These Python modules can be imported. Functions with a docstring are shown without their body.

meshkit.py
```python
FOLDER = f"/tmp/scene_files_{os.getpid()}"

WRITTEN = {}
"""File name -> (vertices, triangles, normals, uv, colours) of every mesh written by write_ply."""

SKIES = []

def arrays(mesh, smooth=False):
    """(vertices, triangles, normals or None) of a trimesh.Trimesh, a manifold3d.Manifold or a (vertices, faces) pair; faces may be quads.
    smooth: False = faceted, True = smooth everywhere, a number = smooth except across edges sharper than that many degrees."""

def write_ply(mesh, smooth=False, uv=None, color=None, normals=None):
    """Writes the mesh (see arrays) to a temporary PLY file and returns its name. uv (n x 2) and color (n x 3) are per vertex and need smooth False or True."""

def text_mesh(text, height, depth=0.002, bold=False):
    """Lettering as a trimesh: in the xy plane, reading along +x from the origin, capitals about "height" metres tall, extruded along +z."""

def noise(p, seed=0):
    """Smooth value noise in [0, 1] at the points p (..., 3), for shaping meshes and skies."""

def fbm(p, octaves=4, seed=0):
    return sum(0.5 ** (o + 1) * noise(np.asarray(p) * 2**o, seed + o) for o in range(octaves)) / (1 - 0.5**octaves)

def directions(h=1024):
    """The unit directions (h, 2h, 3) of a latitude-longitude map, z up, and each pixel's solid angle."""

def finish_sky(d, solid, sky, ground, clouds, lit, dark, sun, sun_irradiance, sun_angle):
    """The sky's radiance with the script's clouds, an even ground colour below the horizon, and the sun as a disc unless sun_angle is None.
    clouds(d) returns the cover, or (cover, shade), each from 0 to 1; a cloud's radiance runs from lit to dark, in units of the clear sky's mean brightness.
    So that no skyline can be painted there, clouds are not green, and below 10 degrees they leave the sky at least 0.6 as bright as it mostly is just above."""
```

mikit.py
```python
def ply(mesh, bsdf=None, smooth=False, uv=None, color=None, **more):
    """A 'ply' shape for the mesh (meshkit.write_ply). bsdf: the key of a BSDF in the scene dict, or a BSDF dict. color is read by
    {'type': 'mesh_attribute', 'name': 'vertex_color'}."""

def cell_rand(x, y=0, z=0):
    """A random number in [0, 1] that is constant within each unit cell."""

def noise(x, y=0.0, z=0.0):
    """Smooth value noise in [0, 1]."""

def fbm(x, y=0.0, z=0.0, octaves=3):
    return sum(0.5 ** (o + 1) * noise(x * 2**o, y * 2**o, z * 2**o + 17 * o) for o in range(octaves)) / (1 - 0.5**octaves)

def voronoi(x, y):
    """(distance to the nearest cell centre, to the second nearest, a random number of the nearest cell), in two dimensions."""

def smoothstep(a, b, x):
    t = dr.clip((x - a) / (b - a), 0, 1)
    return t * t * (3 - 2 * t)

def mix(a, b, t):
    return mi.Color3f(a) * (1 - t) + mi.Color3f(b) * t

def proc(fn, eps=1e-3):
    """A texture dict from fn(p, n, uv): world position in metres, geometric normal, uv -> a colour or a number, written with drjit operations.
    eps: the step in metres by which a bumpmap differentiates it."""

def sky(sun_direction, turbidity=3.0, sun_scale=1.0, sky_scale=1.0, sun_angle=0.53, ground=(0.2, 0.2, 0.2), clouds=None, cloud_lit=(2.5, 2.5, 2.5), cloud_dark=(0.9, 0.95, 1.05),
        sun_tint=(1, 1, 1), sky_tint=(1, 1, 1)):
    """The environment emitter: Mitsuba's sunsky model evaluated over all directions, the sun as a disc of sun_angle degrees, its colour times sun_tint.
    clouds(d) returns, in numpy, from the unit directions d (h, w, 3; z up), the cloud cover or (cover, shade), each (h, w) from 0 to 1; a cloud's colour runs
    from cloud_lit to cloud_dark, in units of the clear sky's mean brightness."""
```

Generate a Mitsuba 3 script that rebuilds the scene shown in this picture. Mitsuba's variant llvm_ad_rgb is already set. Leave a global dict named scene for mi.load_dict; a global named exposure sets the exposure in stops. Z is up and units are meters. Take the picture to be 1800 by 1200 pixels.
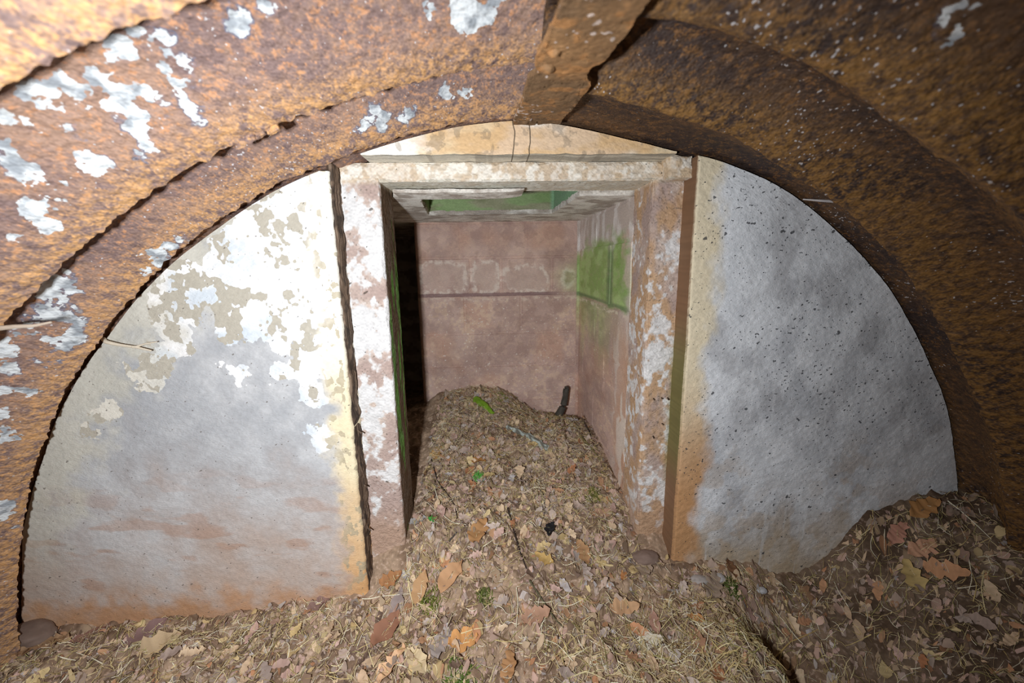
import math, numpy as np, trimesh, drjit as dr, mitsuba as mi, mikit, meshkit
from scipy.interpolate import RBFInterpolator
from mikit import proc, noise, fbm, voronoi, smoothstep, mix, cell_rand
from meshkit import fbm as nfbm, noise as nnoise

# ---------------------------------------------------------------- camera, lamp, exposure
scene, labels = {}, {}
T = mi.ScalarTransform4f
EYE = np.array([0.0, -1.12, 1.08])
FWD = np.array([0.0483, 0.9805, -0.1905])
UP = np.array([0.0249, 0.1896, 0.9815])
scene['camera'] = {'type': 'thinlens', 'fov': 102.579, 'fov_axis': 'x', 'near_clip': 0.02, 'far_clip': 50.0,
                   'aperture_radius': 0.003, 'focus_distance': 1.25,
                   'to_world': T().look_at(origin=EYE.tolist(), target=(EYE + FWD).tolist(), up=UP.tolist())}
exposure = 0.0
# the photographer's hand lamp: a ring of eight small LEDs held just left of the lens
LAMP = np.array([-0.195, -1.12, 1.03])
AIM = np.array([-0.43, 0.0, 0.72])
for k in range(8):
    a = k * math.pi / 4
    o = LAMP + np.array([0.016 * math.cos(a), 0, 0.016 * math.sin(a)])
    scene['lamp_led' if k == 0 else f'lamp_led_{k:03d}'] = {
        'type': 'spot', 'intensity': {'type': 'rgb', 'value': [0.84, 0.86, 0.88]}, 'cutoff_angle': 84.0, 'beam_width': 26.0,
        'to_world': T().look_at(origin=o.tolist(), target=(AIM + o - LAMP).tolist(), up=[0, 0, 1])}

# ---------------------------------------------------------------- helpers
rng = np.random.default_rng(7)


def s(r, g, b):
    c = np.array([r, g, b]) / 255.0
    return tuple(float(x) for x in np.where(c <= 0.04045, c / 12.92, ((c + 0.055) / 1.055) ** 2.4))


def numbered(key):
    if key not in scene and key not in labels:
        return key
    i = 1
    while f'{key}_{i:03d}' in scene or f'{key}_{i:03d}' in labels:
        i += 1
    return f'{key}_{i:03d}'


def obj(name, mesh, bsdf, parent=None, smooth=True, label=None, kind=None, category=None, group=None, **more):
    key = numbered(parent + '__' + name if parent else name)
    scene[key] = mesh if isinstance(mesh, dict) else mikit.ply(mesh, bsdf, smooth=smooth, **more)
    e = {k: v for k, v in (('label', label), ('kind', kind), ('category', category), ('group', group)) if v}
    if e:
        labels[key] = e
    return key


def root(name, label, category=None, kind=None, group=None):
    key = numbered(name)
    labels[key] = {k: v for k, v in (('label', label), ('kind', kind), ('category', category), ('group', group)) if v}
    return key


def grid_faces(n, m, flip=False):
    i, j = np.meshgrid(np.arange(n - 1), np.arange(m - 1), indexing='ij')
    a = (i * m + j).ravel()
    f = np.stack([a, a + 1, a + m + 1, a + m], 1)
    f = np.vstack([f[:, [0, 1, 2]], f[:, [0, 2, 3]]])
    return f[:, ::-1] if flip else f


def slab(X, Z, yf, yb, flip=False):
    """A closed wall piece from a front grid (X, Z, yf all n x m) with a flat back at yb."""
    n, m = X.shape
    front = np.stack([X, yf, Z], -1).reshape(-1, 3)
    idx = np.arange(n * m).reshape(n, m)
    loop = np.concatenate([idx[0, :-1], idx[:-1, -1], idx[-1, :0:-1], idx[:0:-1, 0]])
    steps = 6
    V, rings = [front], [loop]
    base = len(front)
    for k in range(1, steps + 1):
        p = front[loop].copy()
        p[:, 1] = p[:, 1] + (yb - p[:, 1]) * k / steps
        V.append(p)
        rings.append(base + np.arange(len(loop)))
        base += len(loop)
    F = [grid_faces(n, m)]
    L = len(loop)
    for a, b in zip(rings[:-1], rings[1:]):
        i = np.arange(L)
        j = (i + 1) % L
        F += [np.stack([a[j], a[i], b[i]], 1), np.stack([a[j], b[i], b[j]], 1)]
    F = np.vstack(F)
    return trimesh.Trimesh(np.vstack(V), F[:, ::-1] if flip else F, process=False)


def rough_box(x0, x1, y0, y1, z0, z1, res=0.012, amp=0.003, chip=0.012, seed=0, freq=22.0):
    """A cast block with uneven faces and broken arrises."""
    m = trimesh.creation.box(extents=(x1 - x0, y1 - y0, z1 - z0))
    m.apply_translation(((x0 + x1) / 2, (y0 + y1) / 2, (z0 + z1) / 2))
    v, f = trimesh.remesh.subdivide_to_size(m.vertices, m.faces, res * 1.6, max_iter=14)
    m = trimesh.Trimesh(v, f, process=True)
    m.merge_vertices()
    v = np.array(m.vertices)
    lo, hi = np.array([x0, y0, z0]), np.array([x1, y1, z1])
    dl, dh = v - lo, hi - v
    d = np.minimum(dl, dh)
    order = np.sort(d, 1)
    edge = order[:, 1]                                       # distance to the nearest arris
    c = (lo + hi) / 2
    out = np.sign(v - c) * (d < 1e-6)
    ln = np.maximum(np.linalg.norm(out, axis=1, keepdims=True), 1e-9)
    nn = out / ln
    g = nfbm(v * freq, 4, seed) - 0.5
    ch = np.clip(nfbm(v * 14.0, 3, seed + 50) - 0.42, 0, 1) * 3.0
    pull = np.clip(1 - edge / chip, 0, 1) ** 1.6 * (0.25 + ch) * chip * 0.7
    m.vertices = v + nn * (g * 2 * amp - pull)[:, None]
    return m


def tube(pts, radii, sides=6):
    pts = np.asarray(pts, float)
    radii = np.broadcast_to(np.asarray(radii, float), (len(pts),))
    t = np.gradient(pts, axis=0)
    t /= np.maximum(np.linalg.norm(t, axis=1, keepdims=True), 1e-9)
    ref = np.where(np.abs(t[:, 2:3]) < 0.9, [[0, 0, 1.0]], [[1.0, 0, 0]])
    a = np.cross(t, ref)
    a /= np.linalg.norm(a, axis=1, keepdims=True)
    b = np.cross(t, a)
    ang = np.arange(sides) * 2 * np.pi / sides
    P = pts[:, None] + radii[:, None, None] * (np.cos(ang)[None, :, None] * a[:, None] + np.sin(ang)[None, :, None] * b[:, None])
    n = len(pts)
    V = np.vstack([P.reshape(-1, 3), pts[:1], pts[-1:]])
    F = []
    i, k = np.meshgrid(np.arange(n - 1), np.arange(sides), indexing='ij')
    q = (i * sides + k).ravel()
    r = (i * sides + (k + 1) % sides).ravel()
    F = [np.stack([q, r, r + sides], 1), np.stack([q, r + sides, q + sides], 1)]
    kk = np.arange(sides)
    F += [np.stack([(kk + 1) % sides, kk, 0 * kk + n * sides], 1),
          np.stack([(n - 1) * sides + kk, (n - 1) * sides + (kk + 1) % sides, 0 * kk + n * sides + 1], 1)]
    return trimesh.Trimesh(V, np.vstack(F), process=False)


# ---------------------------------------------------------------- materials
def mat(key, colour, rough=0.85, spec=0.25, bump=None, bump_scale=1.0, eps=1e-3):
    b = {'type': 'principled', 'base_color': colour, 'roughness': rough, 'specular': spec}
    if bump is not None:
        b = {'type': 'bumpmap', 'arbitrary': proc(bump, eps), 'scale': bump_scale, 'bsdf': b}
    scene[key] = {'type': 'twosided', 'bsdf': b}
    return key


def grit(p, n, uv):
    return noise(p.x * 260, p.y * 260, p.z * 260) * 0.0012 + noise(p.x * 90, p.y * 90, p.z * 90) * 0.0028


def fine_grit(p, n, uv):
    return noise(p.x * 420, p.y * 420, p.z * 420) * 0.0005 + noise(p.x * 120, p.y * 120, p.z * 120) * 0.0012


def hole_bump(p, n, uv):
    return noise(p.x * 300, p.y * 300, p.z * 300) * 0.0007 + noise(p.x * 90, p.y * 90, p.z * 90) * 0.0010


def speck(x, y, z, f, k=0.0):
    """Irregular spots: two lattices turned against each other; mostly 0.3 to 0.7, seldom above 0.85."""
    a, b, c = x * 0.79 + z * 0.61, y * 0.9 - x * 0.3 + 0.31 * z, z * 0.79 - x * 0.61
    return 0.62 * noise(x * f + k, y * f, z * f) + 0.38 * noise(a * f * 1.9 + k, b * f * 1.9, c * f * 1.9)


def blobs(p, cs):
    """Depth in metres inside the nearest of some soft spots (x, y, z, radius)."""
    m = mi.Float(-1)
    for c in cs:
        d = dr.sqrt(dr.square(p.x - c[0]) + dr.square(p.y - c[1]) + dr.square(p.z - c[2]))
        m = dr.maximum(m, c[3] - d)
    return m


# where old white coating still clings to the left half of the steel, to the right half, and to the left end wall
FL = [
    (-0.626, -0.453, 1.316, 0.0177), (-0.612, -0.448, 1.321, 0.0194), (-0.589, -0.444, 1.329, 0.0195), (-0.575, -0.439, 1.332, 0.0115), (-0.573, -0.434, 1.329, 0.0099),
    (-0.57, -0.423, 1.322, 0.0085), (-0.551, -0.449, 1.35, 0.0161), (-0.525, -0.454, 1.364, 0.0191), (-0.504, -0.456, 1.374, 0.0158), (-0.491, -0.461, 1.382, 0.0094),
    (-0.449, -0.452, 1.393, 0.0143), (-0.455, -0.436, 1.381, 0.0131), (-0.461, -0.426, 1.371, 0.0117), (-0.447, -0.422, 1.374, 0.0135), (-0.47, -0.467, 1.393, 0.0108),
    (-0.463, -0.457, 1.39, 0.0095), (-0.549, -0.424, 1.333, 0.0152), (-0.534, -0.419, 1.335, 0.0204), (-0.515, -0.415, 1.34, 0.0205), (-0.511, -0.401, 1.331, 0.0158),
    (-0.537, -0.4, 1.317, 0.0229), (-0.549, -0.41, 1.321, 0.0156), (-0.552, -0.394, 1.306, 0.016), (-0.548, -0.384, 1.298, 0.0127), (-0.537, -0.375, 1.295, 0.0092),
    (-0.47, -0.395, 1.342, 0.0106), (-0.472, -0.385, 1.333, 0.0126), (-0.477, -0.375, 1.322, 0.0082), (-0.676, -0.453, 1.287, 0.0178), (-0.665, -0.443, 1.288, 0.0148),
    (-0.704, -0.439, 1.26, 0.0083), (-0.718, -0.423, 1.237, 0.0154), (-0.722, -0.413, 1.225, 0.014), (-0.726, -0.404, 1.213, 0.0107), (-0.701, -0.409, 1.235, 0.0097),
    (-0.638, -0.414, 1.279, 0.0086), (-0.639, -0.404, 1.27, 0.0123), (-0.641, -0.389, 1.253, 0.0163), (-0.644, -0.378, 1.241, 0.0129), (-0.62, -0.379, 1.255, 0.0083),
    (-0.554, -0.363, 1.277, 0.0094), (-0.578, -0.364, 1.264, 0.0094), (-0.698, -0.378, 1.205, 0.013), (-0.688, -0.378, 1.213, 0.0111), (-0.712, -0.374, 1.191, 0.0113),
    (-0.75, -0.384, 1.174, 0.0148), (-0.751, -0.369, 1.158, 0.0133), (-0.025, -0.401, 1.467, 0.0297), (-0.001, -0.396, 1.466, 0.0229), (-0.039, -0.406, 1.469, 0.0225),
    (-0.024, -0.382, 1.453, 0.0144), (-0.082, -0.407, 1.463, 0.0121), (0.013, -0.401, 1.471, 0.0175), (-0.239, -0.145, 1.401, 0.0171), (-0.223, -0.134, 1.394, 0.0199),
    (-0.191, -0.127, 1.395, 0.0175), (-0.169, -0.131, 1.404, 0.015), (-0.062, -0.153, 1.451, 0.0133), (-0.056, -0.145, 1.442, 0.0147), (-0.079, -0.142, 1.436, 0.0148),
    (-0.27, -0.126, 1.369, 0.0126), (-0.348, -0.443, 1.425, 0.0129), (-0.349, -0.448, 1.428, 0.008), (-0.306, -0.443, 1.437, 0.0064), (-0.759, -0.108, 1.106, 0.0158),
    (-0.776, -0.105, 1.092, 0.0159), (-0.8, -0.105, 1.071, 0.0159), (-0.717, -0.109, 1.141, 0.0105), (-0.735, -0.109, 1.127, 0.0105), (-0.91, -0.176, 1.069, 0.0123),
    (-0.931, -0.175, 1.05, 0.0221), (-0.95, -0.172, 1.029, 0.0198), (-0.926, -0.163, 1.038, 0.0125), (-0.984, -0.172, 0.991, 0.0175), (-0.972, -0.163, 0.992, 0.0176),
    (-1.0, -0.175, 0.98, 0.01), (-0.954, -0.142, 0.974, 0.0129), (-0.953, -0.127, 0.953, 0.0119), (-1.003, -0.146, 0.926, 0.0156), (-1.007, -0.153, 0.936, 0.0116),
    (-0.974, -0.128, 0.93, 0.0185), (-1.0, -0.13, 0.905, 0.0133), (-0.969, -0.128, 0.938, 0.0119), (-1.018, -0.172, 0.953, 0.0201), (-1.038, -0.18, 0.945, 0.0174),
    (-1.073, -0.184, 0.907, 0.0274), (-1.087, -0.172, 0.871, 0.0204), (-1.057, -0.187, 0.931, 0.0149), (-1.05, -0.145, 0.87, 0.0118), (-1.022, -0.137, 0.888, 0.0106),
    (-0.784, -0.369, 1.134, 0.0095), (-1.146, -0.15, 0.743, 0.016), (-1.167, -0.143, 0.691, 0.0162), (-1.242, -0.12, 0.478, 0.0201), (-1.246, -0.109, 0.437, 0.0146),
    (-1.233, -0.117, 0.493, 0.0144), (-1.095, -0.142, 0.802, 0.0106), (-1.118, -0.163, 0.812, 0.013),]
FR = [
    (0.539, -0.619, 1.355, 0.0193), (0.551, -0.615, 1.347, 0.0183), (0.548, -0.623, 1.352, 0.0179), (0.538, -0.615, 1.352, 0.0156),]
COAT = [
    (-0.526, 0.0, 1.175, 0.098), (-0.456, 0.0, 1.23, 0.08), (-0.631, 0.0, 1.133, 0.085), (-0.448, 0.0, 1.102, 0.095), (-0.584, 0.0, 1.06, 0.1), (-0.492, 0.0, 0.968, 0.097),
    (-0.689, 0.0, 1.032, 0.087), (-0.475, 0.0, 0.844, 0.082), (-0.502, 0.0, 0.731, 0.047), (-0.656, 0.0, 0.957, 0.069), (-0.569, 0.0, 0.94, 0.067),
    (-0.746, 0.0, 1.034, 0.071), (-0.705, 0.0, 0.92, 0.042), (-0.778, 0.0, 0.967, 0.04), (-0.847, 0.0, 0.9, 0.048), (-0.838, 0.0, 0.869, 0.041), (-0.874, 0.0, 0.87, 0.038),
    (-0.919, 0.0, 0.824, 0.046), (-0.945, 0.0, 0.801, 0.039), (-0.91, 0.0, 0.792, 0.031), (-0.789, 0.0, 1.034, 0.072), (-0.842, 0.0, 0.976, 0.056), (-0.56, 0.0, 1.245, 0.067),
    (-0.442, 0.0, 1.298, 0.042), (-0.721, 0.0, 0.811, 0.016), (-0.685, 0.0, 0.794, 0.016), (-0.599, 0.0, 0.791, 0.017), (-0.694, 0.0, 0.766, 0.011),
    (-0.547, 0.0, 0.877, 0.05), (-0.533, 0.0, 0.797, 0.044), (-0.483, 0.0, 0.612, 0.038), (-1.071, 0.0, 0.684, 0.025), (-1.045, 0.0, 0.7, 0.019), (-1.103, 0.0, 0.636, 0.015),]
CX, CZ = 0.08, -0.062


def rust_fn(flakes, hue, fleck, blotch, ridges=None):
    dark, mid, orange, ochre = hue

    def fn(p, n, uv):
        a = fbm(p.x * 7, p.y * 7, p.z * 7, 3)
        b = fbm(p.x * 60 + 5, p.y * 60, p.z * 60, 4)
        e = noise(p.x * 330, p.y * 330 + 3, p.z * 330 + 9)
        c = speck(p.x, p.y, p.z, 140, 3.0)
        # the crusted ridges: the inner rim of the sheet, nearest the axis
        r = dr.sqrt(dr.square(p.x - CX) + dr.square(p.z - CZ))
        rim = smoothstep(1.492, 1.44, r + (b - 0.5) * 0.05)
        if ridges:
            near = mi.Float(1)
            for k in ridges:
                near = dr.minimum(near, dr.abs(p.y - k))
            rim = smoothstep(0.075, 0.015, near + (b - 0.5) * 0.05)
        col = mix(dark, mid, smoothstep(0.36, 0.60, a * blotch + b * (1 - blotch)))
        col = mix(col, orange, smoothstep(0.50, 0.70, b * 0.3 + c * 0.5 + e * 0.2) * 0.75)
        col = mix(col, ochre, rim * smoothstep(0.34, 0.62, b * 0.45 + c * 0.35 + e * 0.2) * 0.8)
        col = col * (0.72 + 0.4 * e + 0.35 * (c - 0.3))
        # small scraps of old galvanising
        g = fbm(p.x * 6 + 90, p.y * 6, p.z * 6, 2)
        scrap = smoothstep(0.0, 0.05, speck(p.x, p.y, p.z, 170, 40.0) + fleck * (g - 0.5) - 0.80)
        col = mix(col, s(190, 188, 190), scrap * 0.75)
        h = fbm(p.x * 34, p.y * 34 + 7, p.z * 34, 5)
        w = blobs(p, flakes) + (h - 0.5) * 0.080 + (noise(p.x * 130, p.y * 130, p.z * 130) - 0.5) * 0.014 + (e - 0.5) * 0.006 - 0.002
        m = smoothstep(0.0, 0.0025, w)
        pale = mix(s(136, 142, 148), s(200, 205, 207), smoothstep(0.3, 0.62, fbm(p.x * 50, p.y * 50, p.z * 50, 4)))
        edge = smoothstep(-0.006, 0.0, w) * (1 - m)
        col = mix(col, s(80, 98, 124), edge * smoothstep(0.50, 0.60, g) * 0.7)
        return mix(col, pale, m)
    return fn


mat('rust_left', proc(rust_fn(FL, (s(118, 98, 94), s(148, 120, 104), s(172, 124, 88), s(182, 140, 92)), 0.25, 0.5, (-0.09, -0.31, -0.60, -0.85, -1.08))), 0.75, 0.3, grit, 1.6)
mat('rust_right', proc(rust_fn(FR, (s(62, 50, 46), s(92, 70, 52), s(118, 84, 50), s(130, 96, 52)), 0.45, 0.6)), 0.7, 0.3, grit, 1.6)


def strap_fn(p, n, uv):
    b = fbm(p.x * 50, p.y * 50, p.z * 50, 3)
    c = noise(p.x * 210, p.y * 210, p.z * 210)
    a = fbm(p.x * 12, p.y * 12, p.z * 12, 2)
    col = mix(s(110, 86, 62), s(140, 106, 72), smoothstep(0.3, 0.7, a))
    col = mix(col, s(160, 114, 70), smoothstep(0.52, 0.68, b) * 0.7)
    col = mix(col, s(196, 180, 170), smoothstep(0.72, 0.78, speck(p.x, p.y, p.z, 95, 7.0) + 0.35 * (noise(p.x * 14, p.y * 9, 1.0) - 0.5)) * 0.85)
    return col * (0.72 + 0.5 * c)


def plaster_left(p, n, uv):
    x, z = p.x, p.z
    big = fbm(x * 5, z * 5, 1.0, 3)
    mid = fbm(x * 22, z * 22, 4.0, 4)
    fine = noise(x * 190, z * 190, 2.0)
    col = mix(s(166, 169, 173), s(192, 194, 196), smoothstep(0.3, 0.7, big * 0.6 + mid * 0.4))
    # brown wash rising from the soil
    brown = smoothstep(0.58, 0.05, z + (big - 0.5) * 0.45 + (mid - 0.5) * 0.25)
    col = mix(col, s(190, 166, 148), brown * 0.75)
    smear = smoothstep(0.55, 0.70, fbm(x * 9 + z * 5, z * 26, 9.0, 4)) * smoothstep(0.60, 0.25, z)
    col = mix(col, s(172, 136, 114), smear * 0.55)
    foot = smoothstep(0.14, 0.03, z + (mid - 0.5) * 0.14)
    col = mix(col, s(190, 142, 100), foot * 0.8)
    # lichen tint along the curved edge
    r = dr.sqrt(dr.square(x - CX) + dr.square(z - CZ))
    rim = smoothstep(1.28, 1.44, r + (mid - 0.5) * 0.25) * smoothstep(0.05, 0.45, z)
    col = mix(col, s(200, 196, 178), rim * 0.6)
    # old white coat, still holding over the upper part
    w = blobs(p, COAT) + (fbm(x * 24, z * 24, 14.0, 5) - 0.5) * 0.10 + (fbm(x * 90, z * 90, 8.0, 3) - 0.5) * 0.02
    coat = smoothstep(0.0, 0.003, w)
    lost = smoothstep(0.585, 0.61, fbm(x * 26 + 11, z * 22, 6.0, 4) + 0.05 * smoothstep(-0.5, -0.85, x) + 0.25 * (fbm(x * 90, z * 90, 3.0, 2) - 0.5))
    white = mix(s(216, 220, 223), s(236, 237, 238), smoothstep(0.3, 0.7, mid))
    white = mix(white, s(192, 204, 214), smoothstep(0.50, 0.72, fbm(x * 11, z * 9, 12.0, 4)) * 0.8)
    white = mix(white, s(212, 207, 192), smoothstep(-0.72, -1.0, x + (mid - .5) * .3) * 0.8)
    col = mix(col, white, coat * (1 - lost))
    col = mix(col, s(178, 173, 160), coat * lost)
    # cream and ochre strip beside the doorway
    strip = smoothstep(-0.485, -0.425, x + (mid - 0.5) * 0.09 + (big - .5) * .05)
    cream = mix(s(214, 166, 112), s(228, 214, 178), smoothstep(0.10, 0.62, z + (big - .5) * .4))
    cream = mix(cream, s(232, 229, 218), smoothstep(0.65, 1.0, z))
    col = mix(col, cream, strip * 0.9)
    col = mix(col, s(172, 162, 138), strip * smoothstep(0.60, 0.63, fbm(x * 55, z * 38, 3.0, 4)) * 0.8)
    # dark specks
    sp = smoothstep(0.83, 0.87, speck(x, 0.3, z, 110, 20.0) + 0.05 * (big - 0.5))
    col = mix(col, s(104, 96, 90), sp * 0.7)
    return col * (0.94 + 0.12 * fine)


def plaster_right(p, n, uv):
    x, z = p.x, p.z
    big = fbm(x * 4.5 + 3, z * 4.5, 1.0, 3)
    mid = fbm(x * 20, z * 14, 4.0, 4)
    fine = noise(x * 170, z * 170, 2.0)
    col = mix(s(192, 196, 202), s(222, 226, 231), smoothstep(0.30, 0.68, big * 0.5 + mid * 0.5))
    col = mix(col, s(228, 233, 238), smoothstep(0.55, 1.15, z + (mid - 0.5) * 0.5) * 0.6)
    blot = smoothstep(0.48, 0.72, fbm(x * 11, z * 9, 7.0, 5))
    col = mix(col, s(164, 165, 169), blot * 0.55)
    tan = smoothstep(0.62, 0.12, z + (big - 0.5) * 0.5) * smoothstep(0.44, 0.60, fbm(x * 22, z * 22, 2.0, 5))
    col = mix(col, s(182, 164, 144), tan * 0.65)
    foot = smoothstep(0.34, 0.08, z + (mid - 0.5) * 0.16)
    col = mix(col, s(188, 168, 138), foot * 0.75)
    streak = smoothstep(0.64, 0.78, fbm(x * 60 + mid, z * 3.2, 5.0, 3))
    col = mix(col, s(222, 226, 230), streak * 0.4)
    edge = x + (mid - 0.5) * 0.09 + (big - .5) * .05
    cream = mix(s(192, 148, 106), s(224, 212, 184), smoothstep(0.30, 0.95, z + (big - .5) * .25))
    col = mix(col, cream, smoothstep(0.655, 0.595, edge))
    # blow holes in the cast face
    keep = smoothstep(-0.5, -0.8, n.y)
    crowd = 0.12 * (fbm(x * 7, z * 7, 31.0, 2) - 0.5) + 0.03 * smoothstep(0.3, 1.1, z)
    hole = smoothstep(0.775, 0.81, speck(x, 0.1, z, 75, 9.0) + crowd) * keep
    hole2 = smoothstep(0.80, 0.84, speck(x, 0.1, z, 150, 2.0) + crowd) * keep
    col = mix(col, s(64, 66, 70), dr.maximum(hole, hole2) * 0.85)
    # the bare return face towards the doorway
    ret = smoothstep(-0.6, -0.9, n.x)
    col = mix(col, mix(s(132, 102, 78), s(118, 112, 72), smoothstep(0.35, 0.55, z) * smoothstep(0.95, 0.75, z)), ret)
    return col * (0.92 + 0.16 * fine)


def frame_fn(p, n, uv):
    x, y, z = p.x, p.y, p.z
    mid = fbm(x * 16, y * 16, z * 9, 4)
    hi = fbm(x * 60, y * 60, z * 45, 3)
    fine = noise(x * 200, y * 200, z * 200)
    side = smoothstep(0.2, 0.4, x)
    col = mix(s(170, 150, 142), s(200, 184, 172), smoothstep(0.35, 0.65, mid))
    col = mix(col, s(186, 152, 116), side * smoothstep(0.36, 0.60, fbm(x * 22 + 4, y * 22, z * 10, 4)) * 0.85)
    paint = smoothstep(0.475, 0.55, mid * 0.65 + hi * 0.35 - side * 0.03 + 0.018 * smoothstep(0.2, -0.3, x) - side * 0.03 * smoothstep(0.9, 1.2, z))
    col = mix(col, mix(s(194, 194, 194), s(228, 228, 228), hi), paint * 0.95)
    pore = smoothstep(0.70, 0.78, speck(x, y, z, 130, 5.0)) * (1 - paint)
    col = mix(col, s(116, 104, 94), pore * 0.6)
    foot = smoothstep(0.34, 0.20, z + (mid - 0.5) * 0.15)
    col = mix(col, s(180, 148, 122), foot * 0.6)
    green = smoothstep(0.082, 0.092, y) * smoothstep(-0.1, -0.28, x)
    moss = mix(s(96, 140, 62), s(96, 76, 58), smoothstep(0.44, 0.58, fbm(x * 10, y * 40, z * 5, 3) + 0.3 * smoothstep(0.55, 0.3, z) + 0.35 * smoothstep(1.0, 1.25, z)))
    col = mix(col, moss, green * 0.95)
    olive = side * smoothstep(0.535, 0.56, x) * smoothstep(0.3, 0.45, z) * smoothstep(0.9, 0.75, z)
    col = mix(col, s(134, 128, 76), olive * 0.7)
    top = smoothstep(1.285, 1.305, z)
    col = mix(col, mix(s(206, 188, 160), s(232, 224, 208), smoothstep(0.4, 0.6, hi)), top * 0.7)
    soffit = smoothstep(-0.5, -0.8, n.z)
    col = mix(col, s(190, 190, 176), soffit * top * 0.7)
    dark = smoothstep(0.82, 0.87, speck(x, y, z, 70, 15.0))
    col = mix(col, s(80, 72, 64), dark * 0.8)
    return col * (0.84 + 0.32 * fine)


def head_fn(p, n, uv):
    x, z = p.x, p.z
    mid = fbm(x * 12, z * 20, 4.0, 4)
    fine = noise(x * 180, p.y * 180, z * 180)
    col = mix(s(220, 200, 166), s(236, 231, 222), smoothstep(0.30, 0.52, mid - 0.40 * x))
    col = mix(col, s(208, 168, 118), smoothstep(0.45, 0.7, fbm(x * 8 + 9, z * 16, 2.0, 3) + 0.25 * x) * 0.7)
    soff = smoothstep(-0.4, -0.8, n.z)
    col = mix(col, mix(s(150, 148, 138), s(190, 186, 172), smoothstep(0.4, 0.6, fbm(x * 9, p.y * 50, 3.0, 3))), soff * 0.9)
    crack = dr.minimum(dr.abs(x - 0.068 - (noise(z * 40, 1.0, 1.0) - 0.5) * 0.012), dr.abs(x - 0.106 - (noise(z * 50, 7.0, 1.0) - 0.5) * 0.010))
    col = mix(col, s(84, 74, 62), smoothstep(0.0022, 0.0008, crack) * 0.9)
    col = mix(col, s(120, 112, 100), smoothstep(0.62, 0.68, fbm(x * 40, z * 40, 5.0, 4)) * 0.4)
    return col * (0.9 + 0.2 * fine)


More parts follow.
